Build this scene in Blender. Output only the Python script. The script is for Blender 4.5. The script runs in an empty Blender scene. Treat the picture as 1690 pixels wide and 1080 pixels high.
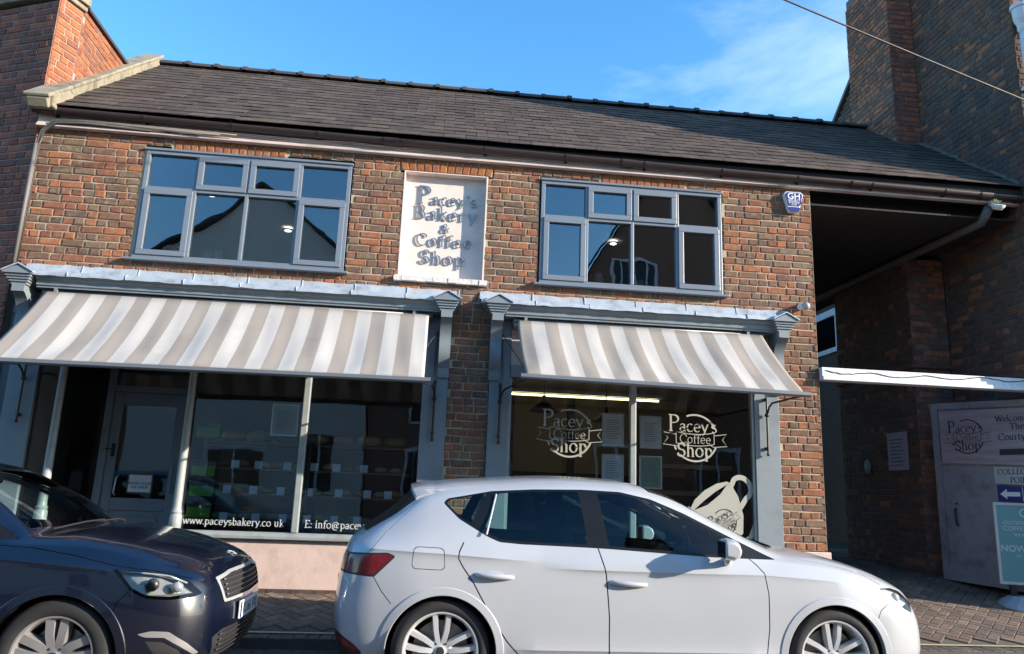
import bpy, bmesh, math, random
import numpy as np
from mathutils import Vector, Matrix
from mathutils.geometry import delaunay_2d_cdt
R_ = math.radians
scene = bpy.context.scene
C = scene.collection
# ---------------------------------------------------------------- camera
CAM = Vector((0, -8.1, 1.28))
yaw, pitch, roll = R_(5.9035), R_(12.328), R_(2.19)
f0 = Vector((math.sin(yaw), math.cos(yaw), 0)); r0 = Vector((math.cos(yaw), -math.sin(yaw), 0)); up = Vector((0, 0, 1))
fw = f0*math.cos(pitch) + up*math.sin(pitch); u0 = up*math.cos(pitch) - f0*math.sin(pitch)
rt = r0*math.cos(roll) + u0*math.sin(roll); u1 = u0*math.cos(roll) - r0*math.sin(roll)
cd = bpy.data.cameras.new('camera'); cam = bpy.data.objects.new('camera', cd); C.objects.link(cam)
cd.sensor_width = 36; cd.lens = 36*1249.3/1690; cd.clip_start = .05; cd.clip_end = 2000
m = Matrix.Identity(4)
for i in range(3):
    m[i][0] = rt[i]; m[i][1] = u1[i]; m[i][2] = -fw[i]; m[i][3] = CAM[i]
cam.matrix_world = m
scene.camera = cam
# ---------------------------------------------------------------- sky and sun
SUN = Vector((2.5, -1.0, .85)).normalized()
el = math.asin(SUN.z); az = math.atan2(SUN.x, SUN.y)
world = bpy.data.worlds.new('World'); scene.world = world; world.use_nodes = True
wt = world.node_tree; wt.nodes.clear()
wo = wt.nodes.new('ShaderNodeOutputWorld'); wb = wt.nodes.new('ShaderNodeBackground'); sk = wt.nodes.new('ShaderNodeTexSky')
sk.sky_type = 'NISHITA'; sk.sun_disc = False; sk.sun_elevation = el; sk.sun_rotation = az
sk.air_density = 1.15; sk.dust_density = .25; sk.ozone_density = 3.0; sk.altitude = 50
wb.inputs['Strength'].default_value = .15
# thin high cloud, denser towards the right of the picture, as a property of the sky itself
tc = wt.nodes.new('ShaderNodeTexCoord'); mp = wt.nodes.new('ShaderNodeMapping'); mp.inputs['Scale'].default_value = (1.0, 1.0, 2.6); mp.inputs['Location'].default_value = (.55, .2, .1)
nz = wt.nodes.new('ShaderNodeTexNoise'); nz.inputs['Scale'].default_value = 1.9; nz.inputs['Detail'].default_value = 9; nz.inputs['Roughness'].default_value = .58; nz.inputs['Distortion'].default_value = .35
cr = wt.nodes.new('ShaderNodeValToRGB'); cr.color_ramp.elements[0].position = .50; cr.color_ramp.elements[1].position = .80
cr.color_ramp.elements[1].color = (.75, .75, .75, 1)
mx = wt.nodes.new('ShaderNodeMix'); mx.data_type = 'RGBA'; mx.inputs[7].default_value = (3.0, 3.5, 4.1, 1)
hs = wt.nodes.new('ShaderNodeHueSaturation'); hs.inputs['Saturation'].default_value = 1.25
L = wt.links.new
sx = wt.nodes.new('ShaderNodeSeparateXYZ'); mr = wt.nodes.new('ShaderNodeMapRange'); mr.inputs[1].default_value = .05; mr.inputs[2].default_value = .6; mr.inputs[3].default_value = -.16; mr.inputs[4].default_value = .19
ad = wt.nodes.new('ShaderNodeMath'); L(tc.outputs['Generated'], sx.inputs[0]); L(sx.outputs['X'], mr.inputs[0]); L(mr.outputs[0], ad.inputs[0]); L(nz.outputs['Fac'], ad.inputs[1])
L(tc.outputs['Generated'], mp.inputs['Vector']); L(mp.outputs['Vector'], nz.inputs['Vector']); L(ad.outputs[0], cr.inputs['Fac'])
L(sk.outputs['Color'], hs.inputs['Color']); L(hs.outputs['Color'], mx.inputs[6]); L(cr.outputs['Color'], mx.inputs[0]); L(mx.outputs[2], wb.inputs['Color']); L(wb.outputs['Background'], wo.inputs['Surface'])
sd = bpy.data.lights.new('sun', 'SUN'); sd.energy = 3.7; sd.angle = R_(.55); sd.color = (1, .885, .735)
so = bpy.data.objects.new('sun', sd); C.objects.link(so); so.rotation_euler = SUN.to_track_quat('Z', 'Y').to_euler(); so.location = SUN*60
vs = scene.view_settings; vs.view_transform = 'Standard'; vs.look = 'None'; vs.gamma = 1; vs.exposure = 1.48; vs.use_curve_mapping = False
scene.render.engine = 'CYCLES'; scene.cycles.max_bounces = 8; scene.cycles.transparent_max_bounces = 24; scene.cycles.caustics_reflective = False; scene.cycles.caustics_refractive = False
rng = random.Random(7)

# ---------------------------------------------------------------- helpers
def tag(o, label=None, cat=None, group=None, kind=None):
    if label: o['label'] = label
    if cat: o['category'] = cat
    if group: o['group'] = group
    if kind: o['kind'] = kind
    return o
def thing(name, loc, label, cat, group=None):
    o = bpy.data.objects.new(name, None); C.objects.link(o); o.location = loc; o.empty_display_size = .1
    return tag(o, label, cat, group)
def link(name, me, parent=None, loc=None):
    o = bpy.data.objects.new(name, me); C.objects.link(o)
    if parent is not None:
        o.parent = parent
        if parent.type == 'EMPTY' and not parent.get('local'): o.location = -parent.location     # meshes are written in place coordinates
    if loc is not None: o.location = loc
    return o
class MB:
    """collects shapes into one mesh"""
    def __init__(s): s.v = []; s.f = []; s.m = []; s.mi = 0
    def add(s, vs, fs):
        b = len(s.v); s.v += [tuple(p) for p in vs]; s.f += [tuple(b+i for i in q) for q in fs]; s.m += [s.mi]*len(fs); return s
    def box(s, x0, x1, y0, y1, z0, z1):
        return s.add([(x0,y0,z0),(x1,y0,z0),(x1,y1,z0),(x0,y1,z0),(x0,y0,z1),(x1,y0,z1),(x1,y1,z1),(x0,y1,z1)],
                     [(0,3,2,1),(4,5,6,7),(0,1,5,4),(1,2,6,5),(2,3,7,6),(3,0,4,7)])
    def prism(s, poly, ax, a, b):
        """poly: 2-D outline in the two other axes (in xyz order), extruded along axis ax from a to b"""
        n = len(poly)
        def P(q, t):
            q = list(q); q.insert(ax, t); return tuple(q)
        vs = [P(q, a) for q in poly] + [P(q, b) for q in poly]
        fs = [tuple(range(n)), tuple(range(2*n-1, n-1, -1))] + [(i, i+n, (i+1) % n+n, (i+1) % n) for i in range(n)]
        return s.add(vs, fs)
    def tube(s, path, r, n=8, cap=True):
        path = [Vector(p) for p in path]; rs = r if hasattr(r, '__len__') else [r]*len(path)
        vs, fs = [], []
        t = (path[1]-path[0]).normalized(); a = t.orthogonal().normalized()
        for i, p in enumerate(path):
            t = (path[min(i+1, len(path)-1)]-path[max(i-1, 0)]).normalized()
            a = (a-t*a.dot(t)).normalized(); b = t.cross(a)
            vs += [p + (a*math.cos(k*2*math.pi/n)+b*math.sin(k*2*math.pi/n))*rs[i] for k in range(n)]
        for i in range(len(path)-1):
            fs += [(i*n+k, i*n+(k+1) % n, (i+1)*n+(k+1) % n, (i+1)*n+k) for k in range(n)]
        if cap: fs += [tuple(range(n-1, -1, -1)), tuple(range((len(path)-1)*n, len(path)*n))]
        return s.add(vs, fs)
    def lathe(s, prof, M, n=32, closed=False):
        """prof [(r, h)] turned round local z, placed by matrix M"""
        vs, fs = [], []; k = len(prof)
        for i in range(n):
            a = 2*math.pi*i/n
            vs += [M @ Vector((r*math.cos(a), r*math.sin(a), h)) for r, h in prof]
        for i in range(n):
            j = (i+1) % n
            fs += [(i*k+q, j*k+q, j*k+q+1, i*k+q+1) for q in range(k-1)]
            if closed: fs += [(i*k+k-1, j*k+k-1, j*k, i*k)]
        return s.add(vs, fs)
    def ball(s, c, r, n=10, M=None):
        c = Vector(c); r = r if hasattr(r, '__len__') else (r, r, r); vs = []; fs = []
        for i in range(n+1):
            th = math.pi*i/n
            for k in range(2*n):
                ph = math.pi*k/n; p = Vector((r[0]*math.sin(th)*math.cos(ph), r[1]*math.sin(th)*math.sin(ph), r[2]*math.cos(th)))
                vs.append(c + (M @ p if M else p))
        for i in range(n):
            fs += [(i*2*n+k, (i+1)*2*n+k, (i+1)*2*n+(k+1) % (2*n), i*2*n+(k+1) % (2*n)) for k in range(2*n)]
        return s.add(vs, fs)
    def mesh(s, name, mats, smooth=False):
        me = bpy.data.meshes.new(name); me.from_pydata(s.v, [], s.f)
        for q in (mats if isinstance(mats, (list, tuple)) else [mats]): me.materials.append(q)
        me.polygons.foreach_set('material_index', s.m)
        if smooth: me.polygons.foreach_set('use_smooth', [True]*len(s.f))
        me.update(); return me
    def build(s, name, mats, parent=None, smooth=False, bevel=0, fix=False):
        me = s.mesh(name, mats, smooth)
        if fix or bevel:
            bm = bmesh.new(); bm.from_mesh(me); bmesh.ops.recalc_face_normals(bm, faces=bm.faces); bm.to_mesh(me); bm.free()
        o = link(name, me, parent)
        if bevel:
            b = o.modifiers.new('bevel', 'BEVEL'); b.width = bevel; b.segments = 2; b.limit_method = 'ANGLE'; b.angle_limit = R_(40)
        if smooth == 'auto':
            pass
        return o
def auto_smooth(o, deg=35):
    me = o.data; me.polygons.foreach_set('use_smooth', [True]*len(me.polygons)); me.set_sharp_from_angle(angle=R_(deg)); return o

# ---------------------------------------------------------------- materials (all procedural)
def nt_new(name):
    mt = bpy.data.materials.new(name); mt.use_nodes = True; t = mt.node_tree; t.nodes.clear()
    o = t.nodes.new('ShaderNodeOutputMaterial'); return mt, t, o
def noise(t, scale, detail=6, rough=.6, vec=None, loc=None, stretch=None, dist=0):
    n = t.nodes.new('ShaderNodeTexNoise'); n.inputs['Scale'].default_value = scale; n.inputs['Detail'].default_value = detail; n.inputs['Roughness'].default_value = rough; n.inputs['Distortion'].default_value = dist
    g = t.nodes.new('ShaderNodeNewGeometry'); src = vec or g.outputs['Position']
    if stretch or loc:
        mpn = t.nodes.new('ShaderNodeMapping'); mpn.inputs['Scale'].default_value = stretch or (1, 1, 1); mpn.inputs['Location'].default_value = loc or (0, 0, 0)
        t.links.new(src, mpn.inputs['Vector']); src = mpn.outputs['Vector']
    t.links.new(src, n.inputs['Vector']); return n
def ramp(t, fac, stops, const=False):
    c = t.nodes.new('ShaderNodeValToRGB'); e = c.color_ramp.elements
    if const: c.color_ramp.interpolation = 'CONSTANT'
    while len(e) < len(stops): e.new(.5)
    for k, (p, col) in enumerate(stops):
        e[k].position = p; e[k].color = (*col, 1) if len(col) == 3 else col
    t.links.new(fac, c.inputs['Fac']); return c
def mixc(t, fac, a, b, mode='MIX'):
    n = t.nodes.new('ShaderNodeMix'); n.data_type = 'RGBA'; n.blend_type = mode
    for i, q in ((0, fac), (6, a), (7, b)):
        if isinstance(q, (int, float)): n.inputs[i].default_value = q
        elif isinstance(q, tuple): n.inputs[i].default_value = (*q, 1)
        else: t.links.new(q, n.inputs[i])
    return n.outputs[2]
def bump(t, h, strength, dist=.01):
    b = t.nodes.new('ShaderNodeBump'); b.inputs['Strength'].default_value = strength; b.inputs['Distance'].default_value = dist
    t.links.new(h, b.inputs['Height']); return b.outputs['Normal']
def principled(t, out, **k):
    b = t.nodes.new('ShaderNodeBsdfPrincipled')
    for n, q in k.items():
        n = {'col': 'Base Color', 'rough': 'Roughness', 'metal': 'Metallic', 'coat': 'Coat Weight', 'crough': 'Coat Roughness', 'spec': 'Specular IOR Level', 'normal': 'Normal', 'emit': 'Emission Color', 'estr': 'Emission Strength', 'sheen': 'Sheen Weight', 'sub': 'Transmission Weight'}[n]
        if isinstance(q, (int, float)): b.inputs[n].default_value = q
        elif isinstance(q, tuple): b.inputs[n].default_value = (*q, 1)
        else: t.links.new(q, b.inputs[n])
    t.links.new(b.outputs[0], out.inputs['Surface']); return b
def M(name, col, rough=.6, metal=0., var=.18, vs=4., bs=0, bstr=.3, coat=0., spec=.5, dirt=None, dscale=1.5, stretch=None, bdist=.004):
    mt, t, o = nt_new(name)
    n = noise(t, vs, 8, .65, stretch=stretch)
    c = mixc(t, n.outputs['Fac'], tuple(x*(1-var) for x in col), tuple(min(1, x*(1+var)) for x in col))
    if dirt:
        n2 = noise(t, dscale, 10, .7, loc=(3.1, 1.7, .4), stretch=stretch); r2 = ramp(t, n2.outputs['Fac'], [(.50, (0, 0, 0)), (.72, (1, 1, 1))])
        c = mixc(t, r2.outputs['Color'], c, dirt)
    n3 = noise(t, vs*2.3, 4, .6, loc=(9, 4, 2)); rr = t.nodes.new('ShaderNodeMapRange'); rr.inputs[3].default_value = max(.02, rough*.85); rr.inputs[4].default_value = min(1, rough*1.2)
    t.links.new(n3.outputs['Fac'], rr.inputs[0])
    k = dict(col=c, rough=rr.outputs[0], metal=metal, coat=coat, spec=spec)
    if coat: k['crough'] = .03
    if bs: k['normal'] = bump(t, noise(t, bs, 6, .6).outputs['Fac'], bstr, bdist)
    principled(t, o, **k); return mt
def brick_mat(name, stops, mode, soot=.5, vscale=14, smear=None, gain=1.):
    """colour of each brick from its own random number (the object's, or the face's in a joined mesh)"""
    mt, t, o = nt_new(name)
    if mode == 'obj':
        oi = t.nodes.new('ShaderNodeObjectInfo'); rnd = oi.outputs['Random']
    else:
        a = t.nodes.new('ShaderNodeAttribute'); a.attribute_name = 'rnd'; rnd = a.outputs['Fac']
    stops = [(p, tuple(x*gain for x in q)) for p, q in stops]
    c = ramp(t, rnd, stops, True).outputs['Color']
    n = noise(t, vscale, 9, .75); blot = ramp(t, n.outputs['Fac'], [(.40, (0, 0, 0)), (.66, (.85, .85, .85))]).outputs['Color']
    c = mixc(t, blot, c, mixc(t, 1, c, (.42, .38, .36), 'MULTIPLY'))
    n2 = noise(t, 1.1, 8, .65, loc=(5, 2, 7)); s2 = ramp(t, n2.outputs['Fac'], [(.42, (0, 0, 0)), (.7, (soot, soot, soot))]).outputs['Color']
    c = mixc(t, s2, c, (.060, .050, .040))
    n4 = noise(t, 60, 3, .6); c = mixc(t, .16, c, ramp(t, n4.outputs['Fac'], [(.3, (.03, .02, .02)), (.7, (.45, .33, .24))]).outputs['Color'])
    if smear:
        n5 = noise(t, 9, 9, .8, loc=(1, 8, 3)); c = mixc(t, ramp(t, n5.outputs['Fac'], [(.54, (0, 0, 0)), (.68, (.8, .8, .8))]).outputs['Color'], c, smear)
    principled(t, o, col=c, rough=.92, spec=.2, normal=bump(t, noise(t, 90, 8, .7).outputs['Fac'], .55, .006)); return mt
def glass_mat(name, tint=(.9, .95, .95), ior=1.7, wavy=0., rough=0.):
    mt, t, o = nt_new(name)
    tr = t.nodes.new('ShaderNodeBsdfTransparent'); tr.inputs['Color'].default_value = (*tint, 1)
    gl = t.nodes.new('ShaderNodeBsdfGlossy'); gl.inputs['Roughness'].default_value = rough; gl.inputs['Color'].default_value = (.95, .97, 1, 1)
    fr = t.nodes.new('ShaderNodeFresnel'); fr.inputs['IOR'].default_value = ior; mxs = t.nodes.new('ShaderNodeMixShader')
    if wavy:
        nb = bump(t, noise(t, 1.6, 2, .4).outputs['Fac'], wavy, .02); t.links.new(nb, gl.inputs['Normal'])
    t.links.new(fr.outputs[0], mxs.inputs[0]); t.links.new(tr.outputs[0], mxs.inputs[1]); t.links.new(gl.outputs[0], mxs.inputs[2]); t.links.new(mxs.outputs[0], o.inputs['Surface']); return mt
def emit_mat(name, col, s):
    mt, t, o = nt_new(name); e = t.nodes.new('ShaderNodeEmission'); e.inputs[0].default_value = (*col, 1); e.inputs[1].default_value = s
    t.links.new(e.outputs[0], o.inputs['Surface']); return mt
OLD = [(0, (.24, .115, .070)), (.08, (.20, .115, .078)), (.16, (.33, .125, .068)), (.25, (.175, .105, .076)), (.32, (.24, .155, .100)), (.40, (.29, .105, .062)), (.49, (.20, .115, .078)), (.56, (.26, .125, .078)), (.65, (.40, .145, .068)), (.73, (.25, .175, .115)), (.79, (.22, .10, .066)), (.86, (.46, .165, .070)), (.93, (.145, .095, .074)), (.96, (.31, .13, .075)), (1, (.31, .13, .075))]
NEWR = [(0, (.16, .05, .035)), (.3, (.22, .065, .04)), (.55, (.13, .05, .04)), (.8, (.26, .08, .045)), (1, (.10, .045, .04))]
DARKB = [(0, (.050, .034, .032)), (.25, (.075, .040, .032)), (.45, (.034, .031, .035)), (.65, (.060, .050, .048)), (.80, (.11, .048, .030)), (.93, (.21, .085, .042)), (1, (.05, .045, .045))]  # passage and right house bricks, shade put into their darker colours
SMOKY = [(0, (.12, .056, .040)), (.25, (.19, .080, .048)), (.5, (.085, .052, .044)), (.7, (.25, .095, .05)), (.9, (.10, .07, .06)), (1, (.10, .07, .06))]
mats = {}
def addm(k, v): mats[k] = v; return v
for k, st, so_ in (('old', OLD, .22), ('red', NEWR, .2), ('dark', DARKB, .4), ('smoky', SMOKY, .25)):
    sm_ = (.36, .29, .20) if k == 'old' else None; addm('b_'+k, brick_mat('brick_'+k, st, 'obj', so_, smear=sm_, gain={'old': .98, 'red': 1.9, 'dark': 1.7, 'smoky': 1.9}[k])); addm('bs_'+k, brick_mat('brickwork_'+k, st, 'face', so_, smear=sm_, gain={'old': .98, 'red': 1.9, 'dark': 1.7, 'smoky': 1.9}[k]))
m_mortar = M('sandy_mortar', (.45, .36, .25), .95, var=.3, vs=9, bs=120, bstr=.5, dirt=(.24, .19, .13), dscale=2)
m_mortar_red = M('grey_mortar', (.30, .26, .23), .95, var=.25, vs=9, bs=120, bstr=.4)
m_mortar_dark = M('dark_mortar', (.12, .115, .11), .95, var=.3, vs=6, bs=120, bstr=.4)  # dark grey mortar for the passage and right house
m_soldier = brick_mat('rubbed_brick', [(0, (.36, .12, .045)), (.5, (.43, .155, .055)), (1, (.25, .085, .04))], 'obj', .25)
m_frame = M('grey_frame_paint', (.175, .205, .245), .34, var=.07, vs=3, spec=.5)
m_paint = M('blue_grey_paint', (.20, .235, .26), .45, var=.12, vs=5, bs=60, bstr=.12, dirt=(.15, .17, .18), dscale=2.5)
m_pink = M('pale_pink_paint', (.62, .47, .41), .75, var=.12, vs=7, bs=70, bstr=.3, dirt=(.42, .32, .27), dscale=2.6)
m_cream = M('niche_render', (.72, .62, .56), .85, var=.06, vs=3, bs=50, bstr=.2, dirt=(.56, .47, .42), dscale=1.4)
m_fascia = M('peeling_fascia_paint', (.62, .50, .45), .7, var=.12, vs=6, bs=60, bstr=.2, dirt=(.33, .26, .22), dscale=5, stretch=(.35, 1, 3))
m_gutter = M('brown_gutter', (.045, .028, .026), .42, var=.2, vs=6)
m_lead = M('weathered_lead', (.40, .45, .50), .5, metal=.15, var=.3, vs=7, bs=30, bstr=.3, dirt=(.20, .22, .24), dscale=6)
m_stone = M('coping_stone', (.27, .24, .175), .95, var=.4, vs=10, bs=60, bstr=.6, dirt=(.10, .095, .075), dscale=4, bdist=.01)
m_black = M('black_iron', (.012, .012, .014), .5, var=.3)
m_dark = M('dark_interior', (.012, .013, .016), .9, var=.2)
m_white = M('white_paint', (.72, .74, .76), .5, var=.06, dirt=(.45, .45, .44), dscale=6)
m_glass = glass_mat('window_glass', (.95, .97, .97), 1.52, .12)
m_glass_up = glass_mat('upper_window_glass', (.90, .93, .94), 1.9, .16)
m_decal = M('beige_vinyl', (.36, .36, .315), .6, var=.05)
m_ink = M('dark_ink', (.02, .02, .025), .6, var=.1)
# ---------------------------------------------------------------- lettering: a broad-nib serif drawn stroke by stroke
def arc(cx, cy, rx, ry, a0, a1, n=18):
    return [(cx+rx*math.cos(R_(a0+(a1-a0)*i/n)), cy+ry*math.sin(R_(a0+(a1-a0)*i/n))) for i in range(n+1)]
def ser(x, y, w=.10): return [(x-w, y), (x+w, y)]
STEM = lambda x, a, b: [(x, a), (x, b)]
SERIF = {
 'P': (.50, [STEM(.15,0,.7), [(.15,.68),(.28,.68)]+arc(.28,.52,.19,.16,90,-90)+[(.15,.36)], ser(.15,.012,.075), ser(.12,.685,.06)]),
 'a': (.44, [[(.33,.32),(.33,.06),(.40,.03)], arc(.21,.33,.12,.11,0,160), arc(.20,.125,.125,.125,70,430)]),
 'c': (.42, [arc(.24,.23,.18,.225,50,318)]),
 'e': (.45, [[(.07,.25),(.40,.25)], arc(.235,.23,.17,.225,5,318)]),
 'y': (.46, [[(.06,.45),(.25,.03)], [(.42,.45),(.20,-.10),(.10,-.18)], ser(.07,.45,.06), ser(.42,.45,.05)]),
 "'": (.16, [[(.09,.70),(.06,.55)]]),
 's': (.36, [arc(.18,.345,.115,.105,40,270)+arc(.18,.12,.13,.115,90,-145)]),
 'B': (.58, [STEM(.15,0,.7), [(.15,.68),(.29,.68)]+arc(.29,.53,.14,.15,90,-90)+[(.15,.38)], [(.29,.38)]+arc(.31,.195,.17,.185,90,-90)+[(.15,.01)], ser(.11,.012,.07), ser(.11,.685,.07)]),
 'k': (.47, [STEM(.13,0,.7), [(.14,.20),(.36,.45)], [(.21,.27),(.41,.01)], ser(.13,.01,.08), ser(.10,.69,.05), ser(.41,.01,.06), ser(.37,.45,.06)]),
 'r': (.36, [STEM(.13,0,.45), arc(.25,.30,.12,.14,175,55), ser(.13,.01,.08), ser(.09,.45,.05)]),
 '&': (.62, [arc(.27,.56,.10,.13,-60,270)+[(.50,.02)], [(.22,.43)]+arc(.24,.17,.17,.17,125,330)+[(.50,.36)], ser(.50,.37,.06)]),
 'C': (.64, [arc(.36,.35,.29,.345,45,315), STEM(.575,.48,.64)]),
 'S': (.46, [arc(.23,.52,.155,.17,35,270)+arc(.23,.175,.175,.175,90,-150), STEM(.38,.52,.66), STEM(.06,.03,.18)]),
 'o': (.48, [arc(.24,.23,.18,.225,0,370)]),
 'f': (.30, [[(.14,0),(.14,.55)]+arc(.25,.55,.11,.14,180,35), [(.04,.43),(.29,.43)], ser(.14,.01,.08)]),
 'h': (.50, [STEM(.13,0,.7), arc(.25,.30,.13,.15,175,0)+[(.38,0)], ser(.13,.01,.07), ser(.38,.01,.07), ser(.10,.69,.05)]),
 'n': (.50, [STEM(.13,0,.45), arc(.25,.30,.13,.15,175,0)+[(.38,0)], ser(.13,.01,.07), ser(.38,.01,.07), ser(.10,.45,.05)]),
 'm': (.74, [STEM(.13,0,.45), arc(.24,.30,.12,.15,175,0)+[(.36,0)], arc(.48,.30,.12,.15,175,0)+[(.60,0)], ser(.13,.01,.06), ser(.36,.01,.06), ser(.60,.01,.06)]),
 'p': (.47, [STEM(.13,-.2,.45), arc(.26,.225,.15,.22,0,370), ser(.13,-.19,.08), ser(.10,.45,.05)]),
 'b': (.47, [STEM(.13,0,.7), arc(.26,.225,.15,.22,0,370), ser(.10,.69,.05)]),
 'd': (.47, [STEM(.37,0,.7), arc(.23,.225,.15,.22,0,370), ser(.34,.69,.05), ser(.40,.01,.04)]),
 'w': (.62, [[(.05,.45),(.19,.02)], [(.19,.02),(.31,.45)], [(.31,.45),(.45,.02)], [(.45,.02),(.58,.45)], ser(.06,.45,.05), ser(.57,.45,.05)]),
 '.': (.18, [STEM(.09,0,.085)]), ':': (.18, [STEM(.09,0,.085), STEM(.09,.32,.405)]),
 'u': (.50, [[(.12,.45),(.12,.15)]+arc(.245,.15,.125,.14,180,360)+[(.37,.15)], STEM(.37,0,.45), ser(.09,.45,.05), ser(.34,.45,.05)]),
 'i': (.25, [STEM(.13,0,.45), STEM(.13,.58,.68), ser(.13,.01,.07), ser(.10,.45,.05)]),
 'l': (.25, [STEM(.13,0,.7), ser(.13,.01,.07), ser(.10,.69,.05)]),
 't': (.32, [[(.14,.58),(.14,.10)]+arc(.22,.10,.08,.09,180,310), [(.04,.44),(.28,.44)]]),
 '@': (.80, [arc(.38,.24,.12,.15,0,370), [(.50,.40),(.50,.14)]+arc(.58,.14,.08,.08,180,350), arc(.40,.22,.30,.36,20,300)]),
 'E': (.54, [STEM(.15,0,.7), [(.15,.675),(.46,.675)], [(.15,.36),(.38,.36)], [(.15,.02),(.48,.02)], STEM(.46,.58,.69), STEM(.48,.01,.13), ser(.12,.012,.07), ser(.12,.685,.07)]),
 'W': (.90, [[(.08,.69),(.28,.02)], [(.28,.02),(.45,.66)], [(.45,.66),(.65,.02)], [(.65,.02),(.83,.69)], ser(.08,.69,.07), ser(.83,.69,.07)]),
 'T': (.58, [STEM(.29,0,.7), [(.05,.675),(.53,.675)], STEM(.05,.56,.69), STEM(.53,.56,.69), ser(.29,.012)]),
 'O': (.70, [arc(.35,.35,.29,.345,0,370)]),
 'L': (.52, [STEM(.15,0,.7), [(.15,.02),(.48,.02)], STEM(.48,.01,.15), ser(.13,.685,.09), ser(.12,.012,.07)]),
 'I': (.30, [STEM(.15,0,.7), ser(.15,.012), ser(.15,.685)]),
 'N': (.70, [STEM(.13,0,.69), [(.13,.69),(.57,.01)], STEM(.57,.01,.69), ser(.13,.012,.08), ser(.11,.685,.08), ser(.57,.685,.08)]),
 ' ': (.26, [])}
def stroke_quads(path, th, tn, nib=R_(18)):
    L_, Rr = [], []; n = len(path)
    for i, p in enumerate(path):
        a = path[max(i-1, 0)]; b = path[min(i+1, n-1)]; dx, dy = b[0]-a[0], b[1]-a[1]; d = math.hypot(dx, dy) or 1
        w = (tn+(th-tn)*abs(math.sin(math.atan2(dy, dx)-nib))**1.3)/2
        L_.append((p[0]-dy/d*w, p[1]+dx/d*w)); Rr.append((p[0]+dy/d*w, p[1]-dx/d*w))
    return L_, Rr
def glyph(mb, ch, x, size, Mx, th=.115, tn=.038, depth=0.):
    adv, strokes = SERIF[ch]
    for k, s in enumerate(strokes):
        A, B = stroke_quads(s, th, tn); n = len(s); zf = depth + .0004*(k+1)
        P = lambda q, z: Mx @ Vector((x+q[0]*size, q[1]*size, z))
        vs = [P(q, zf) for q in A]+[P(q, zf) for q in B]
        fs = [(i, n+i, n+i+1, i+1) for i in range(n-1)]
        if depth:
            vs += [P(q, 0) for q in A]+[P(q, 0) for q in B]
            fs += [(2*n+i, i, i+1, 2*n+i+1) for i in range(n-1)]+[(n+i, 3*n+i, 3*n+i+1, n+i+1) for i in range(n-1)]
            fs += [(2*n, 3*n, n, 0), (n-1, 2*n-1, 4*n-1, 3*n-1)]
        mb.add(vs, fs)
    return adv*size
def serif_width(txt, size, track=0): return sum(SERIF[c][0]*size+track for c in txt)-track
def serif(mb, txt, size, Mx, x=0, center=False, depth=0., th=.115, tn=.038, track=0, caps=1.):
    if center: x -= (serif_width(txt, size, track)+(caps-1)*SERIF[txt[0]][0]*size)/2
    for i, c in enumerate(txt):
        sz = size*(caps if i == 0 else 1)
        x += glyph(mb, c, x, sz, Mx, th, tn, depth)+track
    return mb
def sans(mb, txt, size, Mx, bold=.0, center=True):
    cu = bpy.data.curves.new('txt', 'FONT'); cu.body = txt; cu.size = size; cu.offset = bold*size; cu.resolution_u = 3
    cu.align_x = 'CENTER' if center else 'LEFT'
    ob = bpy.data.objects.new('txt', cu); me = bpy.data.meshes.new_from_object(ob)
    mb.add([Mx @ v.co for v in me.vertices], [tuple(p.vertices) for p in me.polygons])
    bpy.data.objects.remove(ob); bpy.data.curves.remove(cu); bpy.data.meshes.remove(me); return mb
def frame(o, right, upv):
    right = Vector(right).normalized(); upv = Vector(upv); n = right.cross(upv).normalized(); upv = n.cross(right)
    m = Matrix.Identity(4)
    for i in range(3): m[i][0] = right[i]; m[i][1] = upv[i]; m[i][2] = n[i]; m[i][3] = Vector(o)[i]
    return m
def ring(mb, Mx, r0, r1, a0=0, a1=360, n=48, z=0, cx=0, cy=0, sy=1):
    vs = []; fs = []
    for i in range(n+1):
        a = R_(a0+(a1-a0)*i/n)
        for r in (r0, r1): vs.append(Mx @ Vector((cx+r*math.cos(a), cy+sy*r*math.sin(a), z)))
    mb.add(vs, [(2*i, 2*i+1, 2*i+3, 2*i+2) for i in range(n)])
def poly(mb, Mx, pts, z=0): mb.add([Mx @ Vector((p[0], p[1], z)) for p in pts], [tuple(range(len(pts)))])
def line(mb, Mx, pts, w, z=0):
    A, B = stroke_quads(pts, w, w); n = len(pts)
    mb.add([Mx @ Vector((*q, z)) for q in A+B], [(i, n+i, n+i+1, i+1) for i in range(n-1)])
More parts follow.
